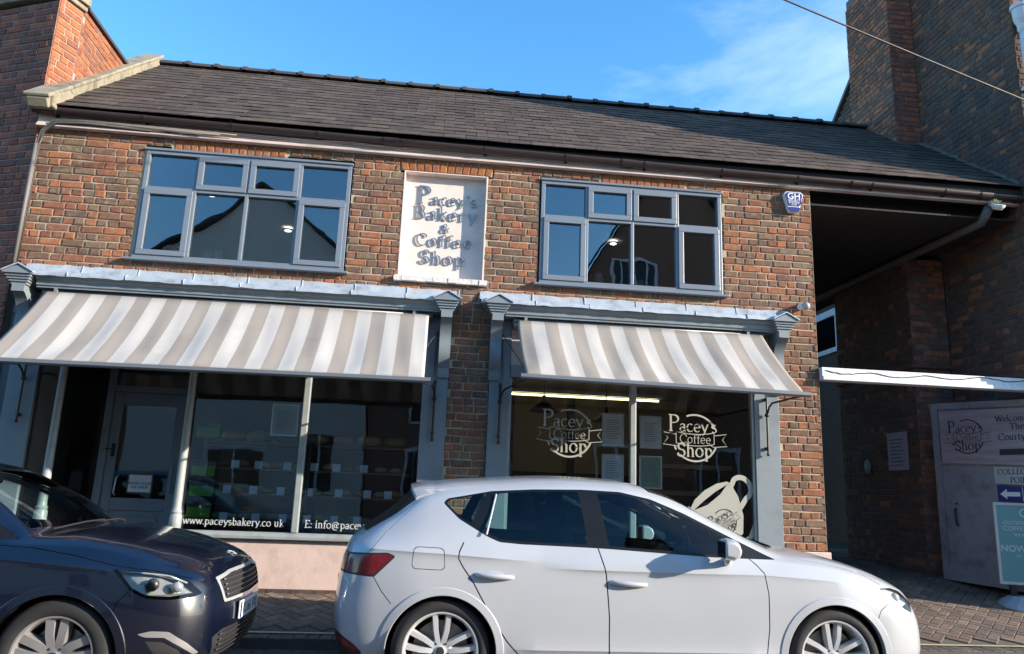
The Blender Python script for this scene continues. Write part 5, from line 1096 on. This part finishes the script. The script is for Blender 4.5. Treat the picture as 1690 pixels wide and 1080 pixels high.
def wheel(root, x, side, rr, nsp, w0, w1, da, db, facem, y=.885, tyre_r=.318):
    """side -1 is the near (right hand) side; spokes in pairs"""
    Mx = Matrix.Translation((x, side*(y-.09), tyre_r)) @ Matrix.Rotation(-side*math.pi/2, 4, 'X')       # local +z looks outwards
    q = MB(); q.lathe([(rr-.045, -.10), (rr-.03, -.09), (rr-.020, .045), (rr-.012, .068), (rr-.006, .076), (rr+.008, .078), (rr+.010, .062), (rr-.002, .045), (rr-.02, -.09)], Mx, 56)
    # spokes
    for i in range(nsp):
        for s in (-1, 1):
            a0 = 2*math.pi*i/nsp+s*R_(da)+math.pi/2; a1 = 2*math.pi*i/nsp+s*R_(db)+math.pi/2; r0_, r1_ = .045, rr-.004; vs = []
            for (r_, a, w_, zt, zb_) in ((r0_, a0, w0, .042, -.01), ((r0_+r1_)*.45, (a0*.55+a1*.45), (w0+w1)/2*.92, .060, .012), (r1_, a1, w1, .058, .02)):
                c = Vector((math.cos(a)*r_, math.sin(a)*r_, 0)); t_ = Vector((-math.sin(a), math.cos(a), 0))*w_/2
                vs += [c-t_*1.15+Vector((0, 0, zb_)), c-t_*.75+Vector((0, 0, zt)), c+t_*.75+Vector((0, 0, zt)), c+t_*1.15+Vector((0, 0, zb_))]
            q.add([Mx @ v for v in vs], [(k*4+j, k*4+j+1, k*4+j+5, k*4+j+4) for k in (0, 1) for j in (0, 1, 2)])
    q.lathe([(.0, .052), (.028, .05), (.032, .044), (.06, .04), (.075, .02), (.075, -.02)], Mx, 24)
    rim = q.build('wheel', facem, root, fix=True); auto_smooth(rim, 30)
    tw = .105; pr = [(rr-.01, .062), (rr+.004, .078), (rr+.03, .088), (tyre_r-.028, .084), (tyre_r-.012, .072), (tyre_r-.002, .05), (tyre_r, .0), (tyre_r-.002, -.09), (tyre_r-.02, -.115), (rr, -.10)]
    auto_smooth(MB().lathe(pr, Mx, 64).build('tyre', m_tyre, rim), 40)
    MB().lathe([(.0, -.012), (rr-.06, -.012), (rr-.06, -.03)], Mx, 32).build('brake_disc', m_disc, rim)
    MB().lathe([(.0, -.075), (rr-.005, -.075)], Mx, 32).build('wheel_back', m_gap, rim)
    q = MB()
    for i in range(5):
        a = 2*math.pi*(i+.5)/5+math.pi/2; q.lathe([(0, .047), (.007, .047), (.009, .03)], Mx @ Matrix.Translation((.052*math.cos(a), .052*math.sin(a), 0)), 8)
    q.build('wheel_bolt', m_plas, rim); MB().lathe([(0, .0555), (.02, .055), (.027, .051)], Mx, 20).build('hub_cap', m_plas, rim)
    return rim
def cabin(root, dashx=1.95, seatx=1.0):
    """seats, dash, wheel, liners"""
    def soft(name, parts, mat=m_seat, parent=root):
        q = MB()
        for p in parts: q.box(*p)
        o = q.build(name, mat, parent, fix=True); b = o.modifiers.new('bevel', 'BEVEL'); b.width = .045; b.segments = 4; auto_smooth(o, 60); return o
    for s in (-1, 1):
        c = s*.37
        st_ = soft('front_seat', [(seatx-.05, seatx+.45, c-.25, c+.25, .35, .52)])
        q = MB(); q.add([(seatx-.02, c-.24, .50), (seatx+.10, c-.24, .50), (seatx+.10, c+.24, .50), (seatx-.02, c+.24, .50), (seatx-.22, c-.21, 1.08), (seatx-.12, c-.21, 1.09), (seatx-.12, c+.21, 1.09), (seatx-.22, c+.21, 1.08)], [(0,3,2,1),(4,5,6,7),(0,1,5,4),(1,2,6,5),(2,3,7,6),(3,0,4,7)])
        o = q.build('backrest', m_seat, st_, fix=True); b = o.modifiers.new('bevel', 'BEVEL'); b.width = .04; b.segments = 3
        soft('headrest', [(seatx-.26, seatx-.16, c-.12, c+.12, 1.12, 1.30)], parent=st_)
    soft('rear_bench', [(-.02, .45, -.62, .62, .38, .55), (-.20, -.02, -.62, .62, .50, 1.02)])
    for c in (-.38, .38): soft('headrest', [(-.24, -.16, c-.11, c+.11, 1.03, 1.16)])
    q = MB(); q.prism([(dashx-.12, .60), (dashx-.12, .86), (dashx-.04, .93), (dashx+.38, .945), (dashx+.38, .60)], 1, -.74, .74); q.build('dashboard', m_plas, root, fix=True, bevel=.02)
    Mx = Matrix.Translation((dashx-.24, -.36, .88)) @ Matrix.Rotation(R_(-65), 4, 'Y')
    pts = [Mx @ Vector((.18*math.cos(a), .18*math.sin(a), 0)) for a in np.linspace(0, 2*math.pi, 33)]; MB().tube(pts, .015, 8).tube([Mx @ Vector((-.17, 0, 0)), Mx @ Vector((.17, 0, 0))], .02, 6).build('steering_wheel', m_plas, root, smooth=True)
    MB().box(-.5, 2.3, -.78, .78, .2, .34).box(-.55, 3.2, -.60, .60, .15, .33).build('floor_pan', m_gap, root)
    MB().box(2.3, 3.25, -.62, .62, .3, .66).box(-.60, -.2, -.60, .60, .3, .8).build('inner_bulk', m_gap, root)
    q = MB()
    for ax in (0, 2.636):
        for s in (-1, 1):
            n = 22; vs = []
            for i in range(n+1):
                a = R_(-8+196*i/n)
                for w_ in (.60, .875): vs.append((ax+.362*math.cos(a), s*w_, .31+.362*math.sin(a)))
            q.add(vs, [(2*i, 2*i+1, 2*i+3, 2*i+2) for i in range(n)])
            q.add([(ax, s*.60, .31)]+[vs[2*i] for i in range(n+1)], [(0, i+1, i+2) for i in range(n)])
            q.build('wheel_arch_liner', m_gap, root); q = MB()
def arch_lips(root, net, mat):
    for ax in (0, 2.636):
        for s in (-1, 1):
            angs = list(range(-4, 185, 3)); rows = []
            for r_, o_ in ((.3505, -.03), (.3505, .006), (.354, .009), (.398, .006), (.402, .003), (.404, -.006)):
                P = net(*np.array(net.invert([(ax+r_*math.cos(R_(a)), max(.19, .31+r_*math.sin(R_(a)))) for a in angs])).T); P[:, 1] = (P[:, 1]+o_)*s; rows.append(P)
            n = len(angs); vs = [tuple(p) for row in rows for p in row]; fs = [(k*n+i, k*n+i+1, (k+1)*n+i+1, (k+1)*n+i) for k in range(5) for i in range(n-1)]
            auto_smooth(MB().add(vs, fs).build('wheel_arch_lip', mat, root, fix=True), 25)
def arch(ax, r=.352): return [(ax+r*math.cos(R_(a)), .31+r*math.sin(R_(a))) for a in range(-12, 193, 6)]+[(ax-r*.97, .05), (ax+r*.97, .05)]
def door_mirror(root, side, x, z, capm, parent=None):
    """wedge shaped housing, flat glass looking back, on a short stalk"""
    y0, y1 = side*.905, side*1.085; prof = [(-.045, -.062), (.02, -.070), (.062, -.045), (.070, .0), (.055, .048), (.015, .072), (-.045, .066)]; q = MB(); vs = []
    for y, k in ((y0, .86), (side*.96, 1.), (side*1.04, .98), (y1, .66)): vs += [(x+px_*(.75+.25*k)-(.012 if y == y1 else 0), y, z+pz*k-.004*(1-k)) for px_, pz in prof]
    n = len(prof); q.add(vs, [tuple(range(n)), tuple(range(4*n-1, 3*n-1, -1))]+[(r_*n+i, r_*n+(i+1) % n, (r_+1)*n+(i+1) % n, (r_+1)*n+i) for r_ in range(3) for i in range(n)])
    o = q.build('door_mirror', capm, root, fix=True); b = o.modifiers.new('bevel', 'BEVEL'); b.width = .012; b.segments = 3; auto_smooth(o, 50)
    MB().add([(x-.0475, side*(.995+.078*cx), z+.052*cz) for cx, cz in ((-1, -.8), (-.85, -1), (.7, -1), (1, -.6), (1, .5), (.75, .95), (-.8, 1), (-1, .8))], [tuple(range(8))]).build('mirror_glass', m_gloss, o)
    MB().tube([(x+.01, side*.97, z-.05), (x+.02, side*.90, z-.088), (x+.05, side*.845, z-.085)], [.022, .022, .03], 10).build('mirror_stalk', capm, o, smooth=True)
def handle(x0, x1, z, side, y, mat, parent):
    q = MB(); n = 10; pts = []; rs = []
    for i in range(n+1):
        t = i/n; pts.append((x0+(x1-x0)*t, side*(y+.035*math.sin(math.pi*t)**.5-.004), z-.012*t)); rs.append(.013+.005*math.sin(math.pi*t))
    q.tube(pts, rs, 8); q.build('handle', mat, parent, smooth=True)
    q = MB(); q.ball(((x0+x1)/2, side*(y-.004), z-.006), ((x1-x0)*.33, .006, .03), 8); q.build('handle_recess', mat, parent, smooth=True)
# ---- white hatchback
def make_white():
    root = thing('white_hatchback', (.154, -2.1, -.04), 'white five door hatchback parked nearest, with silver alloy wheels', 'car'); root['local'] = 1
    net = CarNet(FRONT_A, CREASE_A)
    DLO = [(-.028, 1.235), (0, 1.265), (.30, 1.325), (.60, 1.348), (.93, 1.358), (1.2, 1.352), (1.42, 1.310), (1.65, 1.222), (1.88, 1.115), (2.05, 1.035), (2.27, .935), (1.8, .942), (1.1, .975), (.93, .980), (.5, .988), (.35, .998), (.27, 1.03), (.17, 1.085), (.08, 1.135)]
    RD = [(.17, 1.09), (.115, .99), (.088, .93), (.085, .89), (.115, .84), (.19, .74), (.31, .54), (.42, .39), (.50, .31), (.58, .25)]
    BP = [(1.01, .985), (1.045, .87), (1.06, .81), (1.08, .55), (1.08, .255)]; FD = [(2.06, .945), (2.11, .90), (2.15, .85), (2.17, .72), (2.165, .5), (2.14, .33), (2.12, .255)]
    feats = [('rear_door', 'side', RD+[(1.08, .255)]+BP[::-1]+[(.35, 1.0)], 'poly'), ('front_door', 'side', BP+FD[::-1]+[(1.1, .975)], 'poly'),
      ('trim', 'side', rounded(DLO, .015, 2), 'poly'),
      ('quarter', 'side', rounded([(-.008, 1.237), (.02, 1.258), (.262, 1.308), (.165, 1.112), (.09, 1.145)], .012), 'poly'),
      ('rwin', 'side', rounded([(.345, 1.312), (.60, 1.332), (.90, 1.343), (.945, 1.0), (.5, 1.006), (.36, 1.016), (.285, 1.05), (.255, 1.085)], .02), 'poly'),
      ('fwin', 'side', rounded([(1.035, 1.340), (1.2, 1.335), (1.40, 1.296), (1.64, 1.205), (1.86, 1.10), (1.985, 1.035), (2.0, .957), (1.8, .962), (1.09, .995)], .02), 'poly'),
      ('windscreen', 'top', [(1.36, -.02), (1.38, .35), (1.43, .585), (1.6, .592), (1.95, .61), (2.28, .66), (2.35, .42), (2.40, -.02)], 'poly'),
      ('rear_screen', 'top', [(-.21, -.02), (-.21, .4), (-.17, .60), (-.40, .645), (-.54, .60), (-.57, .4), (-.58, -.02)], 'poly'),
      ('lower', 'side', rounded([(-.71, .897), (-.50, .905), (-.37, .912), (-.318, .890), (-.45, .758), (-.70, .773)], .018), 'poly'), ('tail', 'side', rounded([(-.70, .885), (-.50, .893), (-.38, .90), (-.335, .885), (-.455, .77), (-.69, .785)], .018), 'poly'),
      ('lamp', 'side', rounded([(2.995, .768), (3.10, .768), (3.19, .745), (3.285, .665), (3.25, .605), (3.17, .64), (3.08, .705)], .012), 'poly'),
      ('lower', 'side', [(-.75, .41), (-.66, .405), (-.56, .35), (-.50, .30), (-.49, .1), (-.75, .1)], 'poly'),
      ('reflector', 'side', rounded([(-.675, .385), (-.60, .365), (-.525, .325), (-.53, .298), (-.66, .345)], .006), 'poly'),
      ('intake', 'front', rounded([(.56, .42), (.66, .40), (.70, .27), (.52, .26)], .02), 'poly'), ('intake', 'front', rounded([(-.05, .34), (.48, .34), (.46, .22), (-.05, .22)], .02), 'poly'),
      ('intake', 'front', rounded([(-.05, .63), (.26, .63), (.22, .53), (-.05, .52)], .02), 'poly'),
      ('gap', 'side', RD[1:], .008), ('gap', 'side', BP, .008), ('gap', 'side', FD, .008), ('gap', 'side', [(.58, .25), (1.08, .25), (2.12, .25)], .006),
      ('gap', 'side', rounded([(-.207, .957), (-.008, .952), (.002, .813), (-.217, .818)], .035), 'poly'), ('body', 'side', rounded([(-.203, .953), (-.012, .948), (-.002, .817), (-.213, .822)], .033), 'poly'),
      ('gap', 'side', [(-.455, .765), (-.40, .68), (-.33, .60)], .005), ('gap', 'side', [(2.33, .955), (2.65, .915), (2.9, .855), (3.02, .79)], .005), ('gap', 'side', [(3.06, .69), (2.97, .63), (2.945, .58)], .005), ('gap', 'side', [(-.17, 1.26), (-.40, 1.03), (-.50, .905)], .004),
      ('cut', 'side', arch(0), 'poly'), ('cut', 'side', arch(2.636), 'poly')]
    mm = {'body': (m_wpaint, 0, None, 'body'), 'rear_door': (m_wpaint, 0, None, 'rear_door'), 'front_door': (m_wpaint, 0, None, 'front_door'), 'trim': (m_gloss, -.002, None, 'window_trim'), 'quarter': (m_cglass, -.003, None, 'quarter_window'), 'rwin': (m_cglass, -.003, 'rear_door', 'window'), 'fwin': (m_cglass, -.003, 'front_door', 'window'),
      'windscreen': (m_cglass2, -.002, None, 'windscreen'), 'rear_screen': (m_gloss, -.002, None, 'rear_window'), 'tail': (m_red, .003, None, 'tail_light'), 'lamp': (m_lens, .002, None, 'headlight'), 'lower': (m_plas, 0, None, 'rear_valance'), 'reflector': (m_red, .003, None, 'reflector'), 'intake': (m_plas, -.01, None, 'air_intake'), 'gap': (m_gap, -.006, None, 'shut_line')}
    order = ['body', 'rear_door', 'front_door']
    res = car_body(root, net, feats, mm, {'rear_door', 'front_door', 'rwin', 'fwin', 'quarter', 'tail', 'lamp', 'reflector', 'trim'})
    for s in (0, 1):
        sd_ = (-1, 1)[s]; handle(.20, .445, .795, sd_, .895, m_wpaint, res[('rear_door', s)]); handle(1.085, 1.33, .77, sd_, .895, m_wpaint, res[('front_door', s)]); door_mirror(root, sd_, 1.86, 1.005, m_wpaint)
        q = MB(); u, v = 0, 0; P0 = net(*np.array(net.invert([(3.0, .76), (3.19, .75), (3.28, .66), (3.18, .64)])).T)-np.array([.01, .025, 0]); P0[:, 1] *= sd_
        q.add([tuple(p) for p in P0], [(0,1,2,3)]); q.ball((3.16, sd_*.74, .70), (.03, .03, .032), 8); q.build('lamp_reflector', m_lampin, res[('lamp', s)], smooth=True)
    for x in (0, 2.636):
        for s in (-1, 1): wheel(root, x, s, .238, 5, .040, .040, 19, 11.5, m_alloy)
    cabin(root); arch_lips(root, net, m_wpaint)
    MB().tube([(2.36, -.52, 1.005), (2.37, -.2, 1.03), (2.36, .1, 1.035)], .009, 6).tube([(2.35, -.1, 1.02), (2.38, .3, 1.03), (2.35, .62, .99)], .009, 6).build('wiper', m_plas, root)
    sp_ = MB(); pr = list(np.linspace(-.615, .615, 31)); vs = []
    base = net(*np.array(net.invert([(-.09, abs(w_)) for w_ in pr], 'top')).T)
    for w_, p in zip(pr, base):
        k = (abs(w_)/.615)**4; zt = p[2]
        vs += [(-.08, w_, zt+.001), (-.16, w_, zt-.006), (-.262+.05*k, w_, zt-.026), (-.268+.05*k, w_, zt-.046), (-.14, w_, zt-.06)]
    fs = [(i*5+j, (i+1)*5+j, (i+1)*5+(j+1) % 5, i*5+(j+1) % 5) for i in range(len(pr)-1) for j in range(5)]+[(0,1,2,3,4), tuple(len(vs)-5+j for j in (4,3,2,1,0))]
    sp_.add(vs, fs); auto_smooth(sp_.build('spoiler', m_wpaint, root, fix=True), 35)
    q = MB(); q.tube([(.262, -.862, 1.045), (.330, -.70, 1.305)], .006, 6).tube([(.262, .862, 1.045), (.330, .70, 1.305)], .006, 6); q.build('window_divider', m_alloy, root)
    MB().box(3.47, 3.485, -.26, .26, .38, .49).build('number_plate', m_wplas, root); MB().box(-.735, -.72, -.26, .26, .60, .71).build('rear_plate', M('yellow_plate', (.6, .45, .02), .5), root)
    return root
make_white()
# ---- navy hatchback
def make_navy():
    root = thing('navy_hatchback', (-4.66, -2.45, -.04), 'dark blue hatchback cut off by the left edge, dusty bonnet, plate KU66', 'car'); root['local'] = 1
    net = CarNet(FRONT_B, CREASE_B)
    for i, d in ((7, .06), (8, .13), (9, .15), (10, .05)): net.P[i, 5:, 0] += d
    DLO = [(-.028, 1.235), (0, 1.265), (.30, 1.325), (.60, 1.348), (.93, 1.358), (1.25, 1.352), (1.52, 1.310), (1.78, 1.222), (2.02, 1.115), (2.16, 1.035), (2.33, .945), (1.8, .952), (1.1, .975), (.93, .980), (.5, .988), (.35, .998), (.27, 1.03), (.17, 1.085), (.08, 1.135)]
    RD = [(.17, 1.09), (.088, .93), (.085, .89), (.115, .84), (.19, .74), (.31, .54), (.42, .39), (.50, .31), (.58, .25)]
    BP = [(1.03, .985), (1.06, .81), (1.08, .55), (1.08, .255)]; FD = [(2.13, .945), (2.17, .85), (2.185, .72), (2.17, .5), (2.14, .33), (2.12, .255)]
    feats = [('rear_door', 'side', RD+[(1.08, .255)]+BP[::-1]+[(.35, 1.0)], 'poly'), ('front_door', 'side', BP+FD[::-1]+[(1.1, .975)], 'poly'),
      ('trim', 'side', rounded(DLO, .015, 2), 'poly'), ('quarter', 'side', rounded([(-.008, 1.237), (.02, 1.258), (.262, 1.308), (.165, 1.112), (.09, 1.145)], .012), 'poly'),
      ('rwin', 'side', rounded([(.30, 1.305), (.60, 1.332), (.93, 1.340), (.95, 1.0), (.5, 1.006), (.36, 1.016), (.25, 1.07)], .02), 'poly'),
      ('fwin', 'side', rounded([(1.03, 1.340), (1.25, 1.335), (1.50, 1.296), (1.76, 1.205), (1.99, 1.10), (2.07, 1.05), (2.08, .975), (1.8, .975), (1.09, .995)], .02), 'poly'),
      ('windscreen', 'top', [(1.45, -.02), (1.47, .35), (1.53, .59), (1.7, .60), (2.08, .612), (2.32, .665), (2.42, .42), (2.47, -.02)], 'poly'),
      ('rear_screen', 'top', [(-.21, -.02), (-.21, .4), (-.17, .60), (-.40, .645), (-.54, .60), (-.57, .4), (-.58, -.02)], 'poly'),
      ('tail', 'side', rounded([(-.70, .885), (-.50, .893), (-.38, .90), (-.33, .885), (-.455, .77), (-.69, .785)], .018), 'poly'),
      ('lamp', 'side', rounded([(2.895, .805), (3.05, .795), (3.19, .775), (3.30, .73), (3.37, .66), (3.33, .645), (3.22, .635), (3.10, .645), (3.01, .69)], .02), 'poly'),
      ('chrome', 'front', rounded([(-.05, .765), (.30, .76), (.56, .735), (.50, .585), (-.05, .575)], .02), 'poly'), ('grille', 'front', rounded([(-.05, .745), (.30, .742), (.525, .718), (.475, .602), (-.05, .595)], .015), 'poly'),
      ('grille', 'front', rounded([(-.05, .42), (.50, .43), (.62, .40), (.57, .26), (-.05, .24)], .02), 'poly'),
      ('foglip', 'side', rounded([(3.08, .455), (3.15, .470), (3.24, .463), (3.33, .395), (3.385, .33), (3.36, .325), (3.30, .378), (3.22, .432), (3.12, .437)], .012), 'poly'),
      ('fog', 'side', rounded([(3.12, .42), (3.22, .41), (3.30, .36), (3.33, .31), (3.2, .30)], .012), 'poly'),
      ('gap', 'side', RD[1:], .008), ('gap', 'side', BP, .008), ('gap', 'side', FD, .008), ('gap', 'side', [(.58, .25), (1.08, .25), (2.12, .25)], .006),
      ('gap', 'side', [(2.20, .915), (2.43, .905), (2.68, .87), (2.9, .82), (3.1, .795), (3.30, .745)], .006), ('gap', 'side', [(3.0, .68), (2.95, .62), (2.94, .58)], .005), ('gap', 'top', [(3.31, .62), (3.36, .45), (3.385, .2), (3.39, 0)], .006),
      ('cut', 'side', arch(0), 'poly'), ('cut', 'side', arch(2.636), 'poly')]
    mm = {'body': (m_npaint, 0, None, 'body'), 'rear_door': (m_npaint, 0, None, 'rear_door'), 'front_door': (m_npaint, 0, None, 'front_door'), 'trim': (m_gloss, -.002, None, 'window_trim'), 'quarter': (m_cglass, -.003, None, 'quarter_window'), 'rwin': (m_cglass, -.003, 'rear_door', 'window'), 'fwin': (m_cglass2, -.003, 'front_door', 'window'),
      'windscreen': (m_cglass2, -.002, None, 'windscreen'), 'rear_screen': (m_gloss, -.002, None, 'rear_window'), 'tail': (m_red, .003, None, 'tail_light'), 'lamp': (m_lens, .002, None, 'headlight'), 'chrome': (m_chrome, .004, None, 'chrome_trim'), 'foglip': (m_alloygrey, .004, None, 'fog_light_trim'), 'grille': (m_plas, -.012, None, 'grille'), 'fog': (m_plas, -.006, None, 'fog_light_recess'), 'gap': (m_gap, -.006, None, 'shut_line')}
    res = car_body(root, net, feats, mm, {'rear_door', 'front_door', 'rwin', 'fwin', 'quarter', 'tail', 'lamp', 'trim', 'fog', 'foglip'})
    for s in (0, 1):
        sd_ = (-1, 1)[s]; handle(.20, .445, .795, sd_, .895, m_npaint, res[('rear_door', s)]); handle(1.085, 1.33, .77, sd_, .895, m_npaint, res[('front_door', s)]); door_mirror(root, sd_, 1.98, 1.01, m_npaint)
        pts = net.invert([(2.92, .80), (3.05, .785), (3.19, .765), (3.33, .66), (3.22, .645), (3.10, .655), (3.02, .695)]); P0 = net(*np.array(pts).T)-np.array([.02, .06, 0]); P0[:, 1] *= sd_
        q = MB(); q.add([tuple(p) for p in P0], [tuple(range(7))]); q.build('lamp_reflector', m_lampin2, res[('lamp', s)])
        MB().ball((3.11, sd_*.805, .715), (.038, .03, .038), 8).build('projector', m_alloyd, res[('lamp', s)], smooth=True); MB().ball((3.235, sd_*.755, .70), (.036, .03, .030), 8).build('projector', m_chrome, res[('lamp', s)], smooth=True)
        PL = net(*np.array(net.invert([(2.93, .795), (3.05, .782), (3.19, .762), (3.29, .72)])).T)-np.array([.01, .02, .0]); MB().tube([(p[0], sd_*p[1], p[2]) for p in PL], .006, 6).build('running_light', m_chrome, res[('lamp', s)], smooth=True)
    g_ = [o for o in root.children if o.name.startswith('grille')][0]
    for z in (.625, .655, .685, .715):
        W = .44+.1*(z-.62); P0 = net(*np.array(net.invert([(w_, z) for w_ in np.linspace(0, W, 10)], 'front')).T); pts = [(p[0]-.002, -p[1], p[2]) for p in P0[::-1]]+[(p[0]-.002, p[1], p[2]) for p in P0[1:]]; MB().tube(pts, .007, 6).build('grille_bar', m_alloyd, g_, smooth=True)
    for z in (.28, .31, .34, .37, .40):
        P0 = net(*np.array(net.invert([(w_, z) for w_ in np.linspace(0, .52, 10)], 'front')).T); pts = [(p[0]-.002, -p[1], p[2]) for p in P0[::-1]]+[(p[0]-.002, p[1], p[2]) for p in P0[1:]]; MB().tube(pts, .006, 6).build('grille_bar', m_plas, g_, smooth=True)
    pl = MB().box(3.492, 3.504, -.26, .26, .45, .56).build('number_plate', m_wplas, root, bevel=.003)
    q = MB(); sans(q, 'KU66 VXJ', .098, frame((3.5055, 0.02, .47), (0, 1, 0), (0, 0, 1)), .012); q.build('plate_lettering', m_ink, pl); MB().box(3.5045, 3.505, -.257, -.215, .455, .555).build('plate_band', m_blue, pl)
    q = MB(); Pq = net(*np.array(net.invert([(3.355, .0)], 'top')).T)[0]
    q.tube([(Pq[0]-.03, -.02, Pq[2]+.018), (Pq[0]-.01, .015, Pq[2]+.012), (Pq[0]+.01, -.01, Pq[2]+.004), (Pq[0]+.02, .02, Pq[2]-.002)], .006, 6).tube([(Pq[0]-.02, .01, Pq[2]+.016), (Pq[0]+.005, .03, Pq[2]+.006)], .005, 6); q.build('bonnet_badge', m_chrome, root)
    for x in (0, 2.636):
        for s in (-1, 1): wheel(root, x, s, .222, 5, .062, .066, 20, 11, m_alloygrey)
    cabin(root, 2.05, 1.1); arch_lips(root, net, m_npaint)
    MB().tube([(2.42, -.60, 1.0), (2.46, -.25, 1.03), (2.47, .02, 1.035)], .006, 6).tube([(2.44, -.05, 1.02), (2.46, .3, 1.03), (2.40, .60, 1.0)], .006, 6).build('wiper', m_plas, root)
    q = MB(); q.ball((1.72, 0, 1.27), (.025, .11, .035), 8).tube([(1.68, 0, 1.33), (1.72, 0, 1.28)], .012, 6); q.build('rear_view_mirror', m_plas, root, smooth=True)
    q = MB(); q.add([(2.12, -.62, .952), (2.32, -.62, .956), (2.34, -.34, .956), (2.14, -.36, .952)], [(0,1,2,3)]); q.build('paper_on_dash', m_paper, root)
    q = MB(); q.add([(2.14, -.30, .953), (2.34, -.28, .957), (2.34, -.06, .957), (2.16, -.08, .953)], [(0,1,2,3)]); q.build('paper_on_dash', m_paper, root)
    return root
make_navy()
# ---------------------------------------------------------------- houses across the street, seen as reflections in the glass
def opposite(name, label, x0, x1, y, h, mw, roofm, wins, gable=True, gk=.38):
    b = thing(name, ((x0+x1)/2, y, 0), label, 'house'); xm = (x0+x1)/2
    MB().box(x0, x1, y-6, y, 0, h).build('wall', mw, b)
    if gable:
        MB().prism([(x0, h), (x1, h), (xm, h+(x1-x0)*gk)], 1, y-6, y-.001).build('gable', mw, b, fix=True)
        for s in (-1, 1): MB().prism([(xm, h+(x1-x0)*gk+.02), (xm+s*((x1-x0)/2+.25), h-.12), (xm+s*((x1-x0)/2+.25), h-.02), (xm, h+(x1-x0)*gk+.14)], 1, y-6.1, y+.2).build('roof', roofm, b, fix=True)
    else: MB().prism([(y+.3, h), (y-3, h+2.0), (y-6.3, h), (y-6.3, h-.1), (y+.3, h-.1)], 0, x0-.1, x1+.1).build('roof', roofm, b, fix=True)
    for (a, z0, w_, hh) in wins:
        f_ = MB().box(a-.08, a+w_+.08, y-.02, y+.05, z0-.08, z0).box(a-.08, a+w_+.08, y-.02, y+.05, z0+hh, z0+hh+.08).box(a-.08, a, y-.02, y+.05, z0, z0+hh).box(a+w_, a+w_+.08, y-.02, y+.05, z0, z0+hh).box(a+w_/2-.03, a+w_/2+.03, y-.02, y+.045, z0, z0+hh).build('window', m_white, b)
        MB().box(a, a+w_, y+.001, y+.01, z0, z0+hh).build('pane', m_acry, f_)
    return b
m_crm = M('cream_render', (.72, .71, .68), .9, var=.06); m_opp = M('opposite_brick', (.26, .14, .10), .95, var=.35, vs=9); m_roofo = M('opposite_roof', (.06, .055, .055), .9, var=.2)
opposite('rendered_house', 'cream rendered house across the street, mirrored in the bakery window', -9.0, -1.9, -14.5, 7.2, m_crm, m_roofo, [(-6.2, 1.2, 1.5, 1.0), (-3.6, 1.1, .9, 1.6), (-7.8, 4.4, 1.0, 1.4), (-4.6, 4.4, 1.0, 1.4)], True, .42)
opposite('gabled_chapel', 'dark brick gabled building across the street, mirrored in the right upper window', 4.2, 11.2, -15.0, 7.4, m_opp, m_roofo, [(5.2, 1.2, 1.1, 1.6), (8.5, 1.2, 1.1, 1.6), (5.7, 6.6, .5, 2.2), (6.4, 6.6, .5, 2.2)], True, .78)
opposite('brick_cottage', 'brick cottage across the street, mirrored beside the bakery mullion', -1.85, 4.1, -14.8, 5.0, m_opp, m_roofo, [(-.6, 3.2, .9, 1.2), (1.2, 3.2, .9, 1.2), (-.6, 1.0, 1.0, 1.4), (1.5, .3, .95, 2.0)], False)
opposite('brick_terrace', 'brick terrace across the street at the far left, mirrored in the leftmost pane', -22, -9.1, -14.9, 5.6, m_opp, m_roofo, [(-12.5, 1.0, 1.0, 1.4), (-12.5, 3.5, .9, 1.2), (-16, 3.5, .9, 1.2), (-16, 1.0, 1.0, 1.4)], False)
